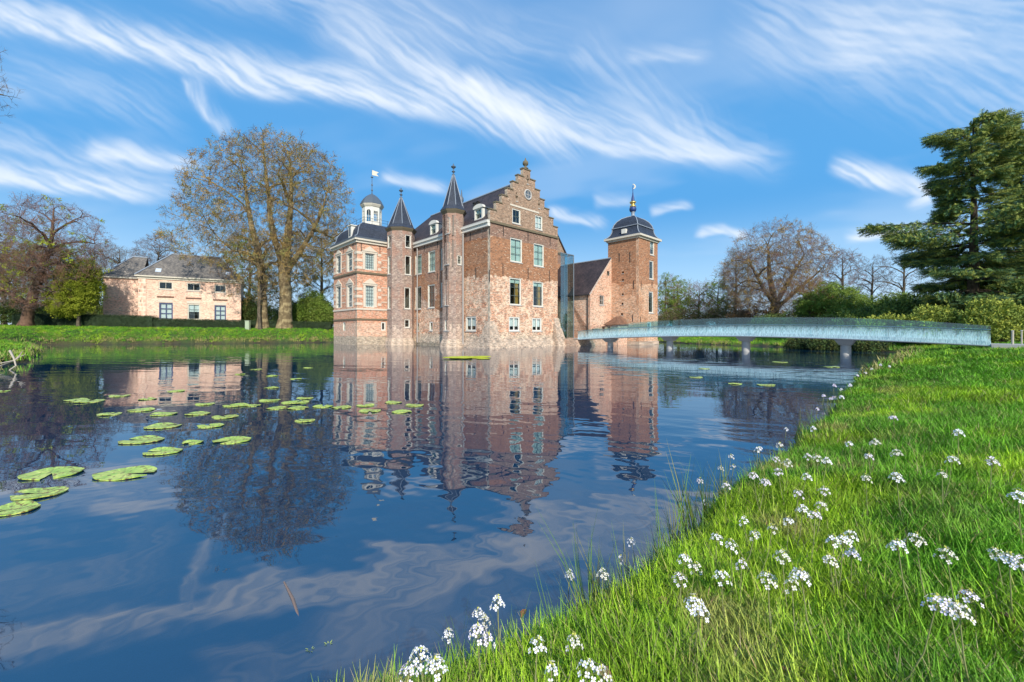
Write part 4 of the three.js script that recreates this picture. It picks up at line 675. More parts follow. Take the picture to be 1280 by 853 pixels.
// opt: trunk [[x,y,z,r]...] in the tree's own axes, crown ellipsoids [[cx,cy,cz,rx,ry,rz]...], counts, spray kinds
function bareTree(name, label, group, pos, s0, { trunks, crown, n1 = 12, n2 = 55, n3 = 420, tw = 2400, sprays, wood = bark.grey, r1 = .16, lift = .9, scale = 1.2, inner = .25, droop = 0 }) {
  seed = s0; const t = thing(name, label, 'tree', group, pos);
  const vol = crown.map(c => c[3] * c[4] * c[5]), sum = vol.reduce((a, b) => a + b, 0);
  const inCrown = (lo = 0) => { let k = rnd() * sum, i = 0; while ((k -= vol[i]) > 0 && i < crown.length - 1) i++; const c = crown[i], d = rdir().multiplyScalar(lo + (1 - lo) * Math.cbrt(rnd())); return V(c[0] + d.x * c[3], c[1] + d.y * c[4], c[2] + d.z * c[5]); };
  const nodes = []; const limbs = [], small = [];
  const addCurve = (pts, rad, sides, out, keep = true) => { out.push(tubeAlong(pts, rad, sides)); if (keep) pts.forEach((p, i) => i > 0 && nodes.push({ p, r: rad[i], d: pts[i].clone().sub(pts[i - 1]).normalize() })); };
  trunks.forEach(tr => { const cv = new THREE.CatmullRomCurve3(tr.map(q => V(q[0], q[1], q[2]))), n = tr.length * 5, pts = [], rad = []; for (let k = 0; k <= n; k++) { const u = k / n, p = cv.getPoint(u), f = u * (tr.length - 1), i = Math.min(tr.length - 2, Math.floor(f)); p.add(V(rr(-.05, .05), 0, rr(-.05, .05))); pts.push(p); rad.push(lerp(tr[i][3], tr[i + 1][3], f - i) * (1 + (k < 2 ? .35 - .17 * k : 0))); } part(t, 'trunk', tubeAlong(pts, rad, 9), wood); pts.forEach((p, i) => i > n * .3 && nodes.push({ p, r: rad[i], d: V(0, 1, 0) })); });
  const base = nodes.length;
  const grow = (target, r0, sides, segs, out, from) => {
    let best = null, bd = 1e9; for (let i = 0; i < (from || nodes.length); i++) { const q = nodes[i], dx = target.x - q.p.x, dy = target.y - q.p.y, dz = target.z - q.p.z, h = Math.hypot(dx, dz); let c = dx * dx + dy * dy + dz * dz; if (dy < h * lift * .5) c *= 1.6 + .6 * (h * lift * .5 - dy) / (h + .1); if (c < bd && c > .04) { bd = c; best = q; } }
    if (!best) return; const L = Math.sqrt(bd), o = best.p, d0 = best.d.clone().multiplyScalar(.5).add(target.clone().sub(o).normalize()).normalize(), c = o.clone().addScaledVector(d0, o.distanceTo(target) * .5).add(V(rr(-.08, .08) * L, rr(.0, .14) * L, rr(-.08, .08) * L));
    const pts = [], rad = [], r = Math.min(r0, best.r * .85); for (let k = 0; k <= segs; k++) { const u = k / segs, a = (1 - u) * (1 - u), b = 2 * u * (1 - u), e = u * u; pts.push(V(a * o.x + b * c.x + e * target.x + (k && k < segs ? rr(-.04, .04) * L * .5 : 0), a * o.y + b * c.y + e * target.y + (k && k < segs ? rr(-.04, .04) * L * .5 : 0), a * o.z + b * c.z + e * target.z)); rad.push(lerp(r, r * .4, u)); }
    addCurve(pts, rad, sides, out);
  };
  for (let k = 0; k < n1; k++) grow(inCrown(.35).lerp(V(crown[0][0], crown[0][1], crown[0][2]), .12), r1, 6, 8, limbs, base);
  for (let k = 0; k < n2; k++) grow(inCrown(.2), r1 * .5, 5, 6, limbs);
  for (let k = 0; k < n3; k++) grow(inCrown(.1), r1 * .22, 3, 4, small);
  part(t, 'limbs', limbs, wood); part(t, 'branches', small, wood);
  const fr = nodes.length, per = {}; 
  for (let k = 0; k < tw; k++) {
    const p = inCrown(inner); let best = null, bd = 1e9; for (let i = base; i < fr; i += 1) { const q = nodes[i].p, c = (p.x - q.x) ** 2 + (p.y - q.y) ** 2 + (p.z - q.z) ** 2; if (c < bd) { bd = c; best = nodes[i]; } }
    const dir = p.clone().sub(best.p); const L = dir.length(); dir.normalize().add(rdir().multiplyScalar(.35)); dir.y += .25 - droop; dir.normalize();
    let kk = rnd(), si = 0; while ((kk -= sprays[si][2]) > 0 && si < sprays.length - 1) si++;
    (per[si] ||= []).push(place(best.p.clone().lerp(p, rr(0, .5)), dir, scale * rr(.7, 1.35) * Math.max(.8, Math.min(1.5, L / 1.2))));
  }
  for (const si in per) instanced(t, 'crown', SPRAY[sprays[si][0]], sprays[si][1], per[si]);
  return t;
}
const TW = { brown: twigMat(.16, .105, .06), orange: twigMat(.36, .235, .07), red: twigMat(.25, .13, .085), violet: twigMat(.19, .145, .14), grey: twigMat(.2, .17, .14), olive: twigMat(.24, .22, .06), yellow: leafMat(.30, .34, .02), spring: leafMat(.18, .26, .03) };
const gAt = (px, d) => { const p = at(px, d); p.y = groundH(p.x, p.z) - .1; return [p.x, p.y, p.z]; };
const P = d => d / F; // metres per photo pixel at a depth

// the great plane tree: two stems close together, a broad domed crown
{
  const d = 69, k = P(d), pos = gAt(345, d), Y = py => heightAt(py, d) - pos[1], X = px => (px - 345) * k;
  bareTree('plane_tree', 'tallest bare tree with broad russet crown and two thick trunks beside the coach house', null, pos, 11, {
    trunks: [[[X(356), 0, 0, 1.15], [X(357), Y(370), 0, .95], [X(356), Y(335), .2, .9], [X(362), Y(290), .5, .55], [X(368), Y(240), 1, .3], [X(366), Y(200), 1.2, .12]], [[X(334), 0, 1.2, .85], [X(333), Y(370), 1.2, .7], [X(330), Y(330), 1, .6], [X(318), Y(280), 1, .4], [X(308), Y(230), .5, .2], [X(300), Y(200), 0, .08]], [[X(356), Y(336), .2, .6], [X(345), Y(290), 1, .45], [X(340), Y(230), 1.5, .25], [X(335), Y(185), 1.5, .08]], [[X(357), Y(340), .2, .6], [X(380), Y(310), .4, .42], [X(402), Y(270), .6, .25], [X(412), Y(235), .4, .08]]],
    crown: [[X(330), Y(255), 0, 92 * k, 78 * k, 11], [X(388), Y(265), 0, 46 * k, 82 * k, 10], [X(345), Y(215), 0, 68 * k, 46 * k, 9], [X(255), Y(290), 0, 40 * k, 46 * k, 8], [X(345), Y(325), 0, 84 * k, 36 * k, 8], [X(415), Y(310), 0, 20 * k, 50 * k, 6]],
    n1: 26, n2: 150, n3: 900, tw: 6800, sprays: [["bud", TW.orange, .42], ['bare', TW.brown, .38], ['bud', TW.olive, .2]], wood: bark.plane, r1: .34, scale: 1.25 });
}
{
  const d = 66.5, k = P(d), pos = gAt(325, d), Y = py => heightAt(py, d) - pos[1], X = px => (px - 325) * k;
  bareTree('slender_tree', 'slender young bare tree standing on the lawn in front of the plane tree', null, pos, 12, { trunks: [[[0, 0, 0, .3], [X(324), Y(385), 0, .24], [X(326), Y(350), 0, .16], [X(322), Y(315), 0, .06]]], crown: [[X(325), Y(345), 0, 38 * k, 34 * k, 4], [X(310), Y(365), 0, 30 * k, 20 * k, 3]], n1: 10, n2: 40, n3: 160, tw: 420, sprays: [['bare', TW.brown, .6], ['bud', TW.orange, .4]], r1: .09, scale: .9 });
}
// the leaning tree on the left lawn
{
  const d = 60, k = P(d), pos = gAt(32, d), Y = py => heightAt(py, d) - pos[1], X = px => (px - 32) * k;
  bareTree('leaning_tree', 'bare tree with leaning forked trunk and drooping reddish twigs on the far lawn', null, pos, 13, {
    trunks: [[[0, 0, 0, .75], [X(38), Y(380), 0, .6], [X(48), Y(350), 0, .5], [X(62), Y(322), .3, .35], [X(70), Y(290), .5, .2], [X(72), Y(262), .5, .07]], [[X(37), Y(382), 0, .4], [X(18), Y(368), .4, .3], [X(-10), Y(350), .6, .2], [X(-25), Y(330), .6, .1]]],
    crown: [[X(65), Y(300), 0, 52 * k, 54 * k, 7], [X(10), Y(320), 0, 60 * k, 50 * k, 7], [X(88), Y(325), 0, 34 * k, 28 * k, 5], [X(40), Y(352), 0, 52 * k, 36 * k, 6]],
    n1: 18, n2: 90, n3: 480, tw: 4600, sprays: [['droop', TW.red, .6], ['droop', TW.violet, .35], ['green', TW.yellow, .05]], wood: bark.red, r1: .24, scale: 1.15, droop: .55 });
}
// other trees, left: [name, label, px, depth, crown boxes in px (x, y, rx, ry), sprays, seed]
function simpleTree(name, label, group, px, d, boxes, sprays, s, o = {}) {
  const k = P(d), pos = gAt(px, d), Y = py => heightAt(py, d) - pos[1], X = q => (q - px) * k, top = Math.min(...boxes.map(b => b[1] - b[3]));
  const th = Y(top), r = .018 * th + .05, lean = o.lean || 0;
  seed = s * 7 + 1;
  return bareTree(name, label, group, pos, s, { trunks: o.trunks || [[[0, 0, 0, r], [rr(-.2, .2) + lean * .3, th * .3, 0, r * .8], [rr(-.4, .4) + lean * .6, th * .6, .2, r * .5], [rr(-.5, .5) + lean, th * .92, 0, r * .1]]], crown: boxes.map(([x, y, rx, ry]) => [X(x), Y(y), 0, rx * k, ry * k, Math.max(1, rx * k * .9)]), n1: 12, n2: 50, n3: 220, tw: 900, r1: .13, sprays, ...o });
}
const woods = 'bare trees in the woods behind the lawn', rows = 'bare trees beyond the moat';
simpleTree('spring_tree', 'yellow-green leafing tree left of the coach house', null, 98, 62.5, [[98, 360, 23, 32], [82, 377, 18, 19], [110, 346, 12, 22]], [['green', TW.yellow, .8], ['leaf', TW.yellow, .2]], 21, { tw: 2600, scale: 1.0 });
simpleTree('woodland_tree', 'bare spreading tree rising behind the coach house roof', woods, 198, 96, [[198, 318, 26, 24]], [['bare', TW.violet, 1]], 22, { tw: 760, scale: 1.4 });
simpleTree('woodland_tree', 'low brown woodland tree behind the left end of the coach house', woods, 150, 98, [[152, 325, 30, 16], [128, 320, 26, 16]], [['fine', TW.brown, 1]], 23, { tw: 700, scale: 1.4 });
simpleTree('woodland_tree', 'dull brown thicket tree between leaning tree and spring tree', woods, 60, 82, [[60, 345, 40, 45], [20, 350, 40, 45]], [['fine', TW.brown, .5], ['green', TW.spring, .5]], 24, { tw: 1200, scale: 1.4 });
simpleTree('woodland_tree', 'bare tree just right of the coach house, behind the plane tree', woods, 312, 92, [[312, 350, 30, 50]], [['fine', TW.brown, .5], ['green', TW.spring, .5]], 25, { tw: 900, scale: 1.4 });
simpleTree('woodland_tree', 'brown bare tree behind the plane tree trunks', woods, 360, 90, [[360, 352, 32, 46]], [['fine', TW.brown, .7], ['green', TW.olive, .3]], 26, { tw: 900, scale: 1.4 });
simpleTree('woodland_tree', 'bare tree close to the corner pavilion', woods, 402, 88, [[402, 342, 24, 54]], [['fine', TW.violet, .7], ['green', TW.olive, .3]], 27, { tw: 800, scale: 1.3 });
simpleTree('woodland_tree', 'tree at the far left edge of the lawn with dense brown twigs', woods, 5, 78, [[0, 345, 40, 50], [-40, 340, 40, 50]], [['fine', TW.red, .6], ['green', TW.olive, .4]], 28, { tw: 1200, scale: 1.4 });
// right: the beech and the row beyond the moat
simpleTree('beech_tree', 'broad bare beech with copper lower crown beyond the glass bridge', null, 968, 74, [[968, 318, 52, 42], [960, 345, 58, 38], [1000, 325, 38, 34], [935, 350, 30, 40], [975, 372, 62, 24]], [['fine', TW.violet, .4], ['fine', TW.red, .3], ['bud', TW.orange, .3]], 31, { trunks: (() => { const k = P(74); return [[[0, 0, 0, .8], [0, 6, 0, .62], [-.8, 11, 0, .42], [-1.2, 17, 0, .1]], [[0, 5.5, 0, .5], [2.5, 10, 0, .35], [5.5, 15, 0, .1]], [[0, 6, 0, .4], [-3, 10, .5, .28], [-5, 14, .5, .08]], [[0, 5, 0, .4], [4, 8.5, .5, .25], [9, 13, .5, .07]]]; })(), n1: 22, n2: 110, n3: 560, tw: 4600, r1: .2, scale: 1.3 });
simpleTree('row_tree', 'thin bare tree right beside the square tower', rows, 832, 92, [[834, 370, 18, 26], [836, 388, 18, 16]], [['fine', TW.red, .4], ['fine', TW.olive, .3], ['green', TW.spring, .3]], 32, { tw: 760, scale: 1.4 });
simpleTree('row_tree', 'bare tree with pale greenish crown, second right of the square tower', rows, 848, 95, [[850, 370, 18, 22], [856, 388, 20, 16]], [['fine', TW.olive, .6], ['green', TW.spring, .4]], 33, { tw: 760, scale: 1.4 });
simpleTree('row_tree', 'reddish bare tree, third right of the square tower', rows, 874, 94, [[874, 374, 20, 22], [878, 390, 20, 14]], [['fine', TW.red, 1]], 34, { tw: 760, scale: 1.4 });
simpleTree('row_tree', 'olive bare tree, fourth right of the square tower', rows, 896, 92, [[898, 372, 22, 24], [902, 388, 22, 16]], [['fine', TW.olive, .4], ['fine', TW.red, .3], ['green', TW.spring, .3]], 35, { tw: 760, scale: 1.4 });
simpleTree('row_tree', 'bare tree close behind the left of the beech', rows, 920, 90, [[922, 352, 20, 42]], [['fine', TW.violet, .6], ['fine', TW.olive, .4]], 36, { tw: 1000, scale: 1.4 });
simpleTree('row_tree', 'tall thin bare tree right of the beech', rows, 1052, 84, [[1050, 345, 26, 34]], [['bare', TW.violet, .7], ['bare', TW.red, .3]], 37, { tw: 900, scale: 1.3 });
simpleTree('row_tree', 'sparse bare tree above the rhododendrons', rows, 1090, 84, [[1090, 350, 22, 30]], [['bare', TW.violet, 1]], 38, { tw: 360, scale: 1.3 });
simpleTree('row_tree', 'sparse forked bare tree left of the tall fir', rows, 1128, 80, [[1128, 345, 32, 38]], [['bare', TW.violet, 1]], 39, { tw: 460, scale: 1.2 });
simpleTree('spring_tree', 'small yellow-green leafing tree between beech and rhododendrons', null, 1040, 66, [[1040, 378, 34, 20], [1020, 385, 24, 18]], [['green', TW.spring, .9], ['leaf', TW.spring, .1]], 40, { tw: 900 });
simpleTree('row_tree', 'copper-brown bare tree in front of the right side of the beech', rows, 1010, 68, [[1008, 372, 26, 28]], [['fine', TW.orange, .5], ['fine', TW.red, .5]], 41, { tw: 700, scale: 1.2 });

// ---------------------------------------------------------------- shrubs and hedges: leaf clusters over uneven mounds
function shrub(name, label, group, pos, s, mounds, spray, materials, n, size, cat = 'shrub') {
  seed = s; const t = thing(name, label, cat, group, pos), per = materials.map(() => []), stems = [];
  const w = mounds.map(m => m[3] * m[4] + m[4] * m[5] + m[3] * m[5]), sum = w.reduce((a, b) => a + b, 0);
  mounds.forEach((m, i) => { const c = Math.round(n * w[i] / sum); for (let k = 0; k < c; k++) { const d = rdir(); if (d.y < -.5) d.y *= -.6; const lump = 1 + .28 * (fbm(d.x * 2.2 + i * 3, d.y * 2.2 + d.z * 2.2 + s, 3, 200) - .5) * 2, r = lump * rr(.72, 1.04); const p = V(m[0] + d.x * m[3] * r, m[1] + d.y * m[4] * r, m[2] + d.z * m[5] * r); if (p.y < .02) continue; const q = d.clone().add(rdir().multiplyScalar(.5)); q.y += .6; per[Math.floor(rnd() * materials.length)].push(place(p, q, size * rr(.7, 1.3))); }
    for (let k = 0; k < 5; k++) stems.push(tubeAlong([V(m[0] * .6 + rr(-.3, .3), 0, m[2] * .6 + rr(-.3, .3)), V(m[0] * .8 + rr(-.4, .4), m[1] * .5, m[2] * .8), V(m[0] + rr(-.5, .5) * m[3], m[1] + .3 * m[4], m[2] + rr(-.5, .5) * m[5])], [.07, .05, .02], 5)); });
  part(t, 'stems', stems, bark.dark);
  materials.forEach((m, i) => per[i].length && instanced(t, 'foliage', SPRAY[spray], m, per[i])); return t;
}
const LF = { rhA: leafMat(.19, .25, .035), rhB: leafMat(.31, .34, .04), rhC: leafMat(.09, .15, .03), dark: leafMat(.022, .045, .012, .2), hedgeA: leafMat(.02, .04, .012, .15), hedgeB: leafMat(.035, .062, .014, .15), spring: leafMat(.15, .24, .025), twig: leafMat(.17, .12, .07), copper: leafMat(.30, .16, .06), lime: leafMat(.25, .30, .02), olive: leafMat(.10, .11, .02) };
const rh = 'rhododendrons along the right bank';
// px, depth, half width px, top py, label tail, tone mix
for (const [px, d, hw, top, lab, tones, s] of [
  [1085, 47, 44, 384, 'dark olive rhododendron mound above the middle of the bridge', [LF.rhC, LF.rhA], 301], [1140, 44, 50, 366, 'broad olive rhododendron mound left of the tall fir', [LF.rhA, LF.rhC], 302], [1170, 37, 46, 382, 'bright yellow-green rhododendron in front of the mound left of the fir', [LF.rhB, LF.rhA], 303],
  [1218, 40, 48, 356, 'tall dark rhododendron under the lowest fir branches', [LF.rhC, LF.rhA], 304], [1240, 34, 36, 372, 'yellow-green rhododendron behind the end of the bridge', [LF.rhB, LF.rhA], 305], [1290, 36, 48, 352, 'large green rhododendron right of the bridge end', [LF.rhA, LF.rhC], 306], [1040, 52, 36, 392, 'low olive rhododendron at the foot of the beech', [LF.rhA, LF.olive], 307], [1100, 40, 34, 394, 'low green rhododendron close behind the bridge glass', [LF.rhA, LF.rhB], 308]]) {
  const k = P(d), pos = gAt(px, d), H = heightAt(top, d) - pos[1], R = hw * k;
  shrub('rhododendron', lab, rh, pos, s, [[0, H * .45, 0, R * .75, H * .52, R * .6], [-R * .55, H * .32, .3, R * .5, H * .4, R * .5], [R * .55, H * .34, .2, R * .5, H * .42, R * .5], [0, H * .2, R * .4, R * .8, H * .28, R * .4]], 'rhodo', tones, Math.round(900 + 26 * R * H), .62);
}
for (const [px, d, hw, top, lab, s] of [[1010, 42.5, 24, 421, 'dark overhanging bush at the water under the bridge, next to the grass bank', 311], [1040, 40, 26, 420, 'dark overhanging bush at the water left of the widest bridge pier', 312], [1085, 38, 28, 422, 'dark overhanging bush at the water right of the widest bridge pier', 313]]) {
  const k = P(d), p = at(px, d), H = heightAt(top, d), R = hw * k; shrub('waterside_bush', lab, 'bushes overhanging the moat', [p.x, -.05, p.z], s, [[0, H * .42, 0, R, H * .6, R * .5], [-R * .4, H * .3, .6, R * .6, H * .45, R * .5]], 'leaf', [LF.dark, LF.rhC, LF.olive], 1100, .5);
}
for (const [px, d, hw, top, lab, tones, s] of [[392, 74, 22, 362, 'fresh green bush between plane tree and corner pavilion', [LF.spring, LF.rhA], 321], [372, 76, 16, 378, 'olive bush right behind the plane trunks', [LF.olive, LF.rhA], 322], [312, 78, 14, 368, 'olive bush at the right end of the coach house', [LF.olive, LF.rhC], 323], [20, 66, 40, 372, 'dark bush behind the leaning tree', [LF.rhC, LF.olive], 324], [70, 74, 40, 378, 'dark olive bush left of the coach house', [LF.rhC, LF.olive], 325], [985, 68, 50, 390, 'low olive bush at the left foot of the beech', [LF.olive, LF.rhC], 326], [850, 88, 34, 384, 'low brownish undergrowth bush right of the square tower', [LF.twig, LF.olive], 327], [905, 86, 36, 380, 'brown undergrowth bush under the fourth tree right of the tower', [LF.twig, LF.olive], 328], [950, 80, 40, 376, 'copper-brown undergrowth behind the beech trunk', [LF.copper, LF.twig], 329], [1030, 76, 40, 366, 'copper and green undergrowth right of the beech', [LF.copper, LF.rhA], 330], [1075, 62, 36, 366, 'light green bush above the rhododendrons', [LF.spring, LF.rhA], 341], [1120, 58, 36, 362, 'green bush behind the rhododendron mound left of the fir', [LF.rhA, LF.spring], 342], [122, 84, 26, 372, 'dark olive bush close to the left end of the coach house', [LF.rhC, LF.olive], 343], [340, 82, 36, 382, 'dark bush behind the plane trunks', [LF.rhC, LF.olive], 344], [412, 84, 20, 380, 'dark olive bush against the corner pavilion', [LF.olive, LF.rhC], 345]]) {
  const k = P(d), pos = gAt(px, d), H = heightAt(top, d) - pos[1], R = hw * k; shrub('bush', lab, 'bushes along the wood edge', pos, s, [[0, H * .45, 0, R * .8, H * .5, R * .6], [-R * .5, H * .35, 0, R * .5, H * .4, R * .5], [R * .5, H * .3, 0, R * .5, H * .36, R * .5]], 'leaf', tones, 1000, .8);
}
// clipped hedge in front of the coach house: two lengths of different height
function hedge(label, pxa, da, pxb, db, topA, topB, s) {
  seed = s; const a = at(pxa, da), b = at(pxb, db), t = thing('clipped_hedge', label, 'hedge', 'clipped hedges before the coach house', [a.x, 0, a.z]); const L = a.distanceTo(b), dir = b.clone().sub(a).normalize(), nrm = V(dir.z, 0, -dir.x), per = [[], []], W = .7, core = [];
  for (let k = 0; k < 40; k++) { const u0 = k / 40, u1 = (k + 1) / 40, p = a.clone().lerp(b, u0), q = a.clone().lerp(b, u1), top = lerp(topA, topB, u0) - .12, y0 = groundH(p.x, p.z) - .2; const c = (v, y, s2) => [v.x - a.x + nrm.x * W * .85 * s2, y, v.z - a.z + nrm.z * W * .85 * s2]; core.push([c(p, y0, -1), c(q, y0, -1), c(q, top, -1), c(p, top, -1)], [c(p, top, -1), c(q, top, -1), c(q, top, 1), c(p, top, 1)], [c(q, y0, 1), c(p, y0, 1), c(p, top, 1), c(q, top, 1)]); }
  part(t, 'hedge_core', polyGeo(core), LF.hedgeA.clone());
  const n = Math.round(L * 130); for (let k = 0; k < n; k++) { const u = rnd(), p = a.clone().lerp(b, u), gy = groundH(p.x, p.z), top = lerp(topA, topB, u), f = rnd(); let y, off; if (f < .6) { y = rr(gy, top); off = (rnd() < .75 ? -1 : 1) * W * rr(.85, 1.02); } else { y = top + rr(-.08, .04); off = rr(-1, 1) * W; } per[rnd() < .5 ? 0 : 1].push(place(V(p.x - a.x + nrm.x * off, y, p.z - a.z + nrm.z * off), rdir().add(V(0, .6, 0)), rr(.3, .55))); }
  instanced(t, 'foliage', SPRAY.hedge, LF.hedgeA, per[0]); instanced(t, 'foliage', SPRAY.hedge, LF.hedgeB, per[1]);
}
hedge('taller clipped hedge before the left block of the coach house', 20, 63.5, 194, 64.5, heightAt(393.5, 64), heightAt(396, 64), 331);
hedge('lower clipped hedge running from the coach house front to the corner pavilion', 194.3, 64.5, 414, 71, heightAt(399.3, 64.5), heightAt(404, 71), 332);

// ---------------------------------------------------------------- the big fir
function fir(label, pos, s, H, tops, n, sprayN, reachL, reachR) { // reach(t): branch length by height fraction
  seed = s; const t = thing('fir_tree', label, 'tree', 'tall firs on the right bank', pos);
  const tr = [], rd = []; for (let k = 0; k <= 14; k++) { tr.push(V(rr(-.08, .08), H * k / 14, rr(-.08, .08))); rd.push(lerp(.55, .04, (k / 14) ** .9)); } part(t, 'trunk', tubeAlong(tr, rd, 9), bark.conifer);
  const br = [], per = [[], [], []];
  for (let k = 0; k < n; k++) {
    const wh = Math.floor(k / n * 17), f = clamp(.1 + .9 * ((wh + .25 + rr(-.22, .22)) / 17), .1, .995), y = H * f, az = rr(0, 6.283), c = Math.cos(az); let L = (c < 0 ? reachL(f) : reachR(f)); L = lerp(Math.min(reachL(f), reachR(f)), L, Math.abs(c) ** .5) * rr(.72, 1.05); if (L < .3) L = .3;
    const rise = lerp(-.12, .55, f ** 1.5) + rr(-.08, .08), d = V(c, 0, Math.sin(az)), pts = [], rad = [];
    for (let q = 0; q <= 6; q++) { const u = q / 6; pts.push(V(d.x * L * u, y + L * (rise * u - .20 * u * u + .1 * u * u * u), d.z * L * u)); rad.push(lerp(.035 + .012 * L, .012, u)); }
    br.push(tubeAlong(pts, rad, 4));
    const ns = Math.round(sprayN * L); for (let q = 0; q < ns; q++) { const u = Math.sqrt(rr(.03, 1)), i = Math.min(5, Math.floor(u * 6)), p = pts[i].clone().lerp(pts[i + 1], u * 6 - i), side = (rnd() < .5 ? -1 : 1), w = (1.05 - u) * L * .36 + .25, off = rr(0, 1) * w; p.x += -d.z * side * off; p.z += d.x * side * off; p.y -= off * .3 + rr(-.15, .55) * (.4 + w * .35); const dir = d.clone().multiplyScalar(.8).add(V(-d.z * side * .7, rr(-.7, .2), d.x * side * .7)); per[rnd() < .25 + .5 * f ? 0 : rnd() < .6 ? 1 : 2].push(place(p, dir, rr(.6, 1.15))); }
  }
  part(t, 'branches', br, bark.conifer);
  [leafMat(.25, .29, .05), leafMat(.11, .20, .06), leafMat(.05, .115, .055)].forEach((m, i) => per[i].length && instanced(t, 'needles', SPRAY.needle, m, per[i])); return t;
}
{ seed = 555; const l = []; l.push([[V(0, 0, 0), V(0, .5, 0), V(0, 1, 0)], .03, .015, V(1, 0, 0)]); for (let k = 0; k < 30; k++) { const u = rr(.02, .98), s = k & 1 ? 1 : -1, len = rr(.14, .30) * (1.15 - u * .6), o = V(0, u, 0), e = o.clone().add(V(s * len * .85, len * .5, rr(-.1, .03))); l.push([[o, e], .035, .012, V(0, .5, .86).normalize()]); } SPRAY.needle = ribbons(l); }
{
  const d = 39, k = P(d), pos = gAt(1217, d), H = heightAt(148, d) - pos[1], fy = py => (heightAt(py, d) - pos[1]) / H;
  const tab = (T) => f => { for (let i = 0; i + 1 < T.length; i++) { const a = fy(T[i][0]), b = fy(T[i + 1][0]); if (f <= a && f >= b) return lerp(T[i][1], T[i + 1][1], (a - f) / (a - b)) * k; } return (f > fy(T[0][0]) ? T[0][1] : T[T.length - 1][1]) * k; };
  fir('tall dark fir with long low branch reaching over the rhododendrons', pos, 71, H, null, 140, 44, tab([[150, 8], [165, 36], [180, 52], [205, 56], [225, 48], [238, 34], [255, 22], [268, 44], [282, 118], [298, 84], [320, 62], [350, 60], [400, 46]]), tab([[150, 10], [170, 30], [190, 38], [215, 52], [240, 46], [260, 36], [275, 60], [300, 70], [340, 70], [400, 56]]));
  const p2 = gAt(1300, 42), H2 = heightAt(155, 42) - p2[1];
  fir('second tall fir cut by the right edge, behind the first fir', p2, 72, H2, null, 130, 38, f => lerp(5.2, .8, f ** 1.6), f => lerp(5.5, .8, f ** 1.6));
}
// a bare oak whose twig tips reach in from beyond the left edge
simpleTree('overhanging_tree', 'bare tree whose twig tips reach in high at the left edge', null, -90, 24, [[-74, 92, 68, 70], [-110, 160, 60, 90]], [['bare', TW.brown, 1]], 51, { tw: 420, scale: .7, n3: 200, r1: .1 });

// ---------------------------------------------------------------- turf: blades of grass
seed = 1000;
function tuft(n, h, spread, lean, w) { const l = []; for (let k = 0; k < n; k++) { const a = rr(0, 6.28), o = V(Math.cos(a) * rr(0, spread), 0, Math.sin(a) * rr(0, spread)), b = rr(0, 6.28), L = h * rr(.55, 1.15), q = lean * rr(.3, 1.2), d = V(Math.cos(b) * q, 1, Math.sin(b) * q).normalize(), p1 = o.clone().addScaledVector(d, L * .55), p2 = p1.clone().add(V(d.x * 1.7, d.y * .75, d.z * 1.7).normalize().multiplyScalar(L * .5)); const sd = V(Math.cos(b + 1.5), 0, Math.sin(b + 1.5)); l.push([[o, p1], w, w * .85, sd], [[p1, p2], w * .85, w * .08, sd]); } return ribbons(l); }
const TUFT = [tuft(12, .105, .06, .6, .005), tuft(11, .14, .05, .85, .0055), tuft(14, .075, .065, .55, .005), tuft(5, .15, .07, 1.0, .0035), tuft(6, .05, .06, 1.6, .02)], REED = tuft(9, .62, .05, .22, .007), FAR = tuft(12, .22, .2, .7, .022);
const grassMat = [leafMat(1, 1, 1, .38), leafMat(1, 1, 1, .38)];
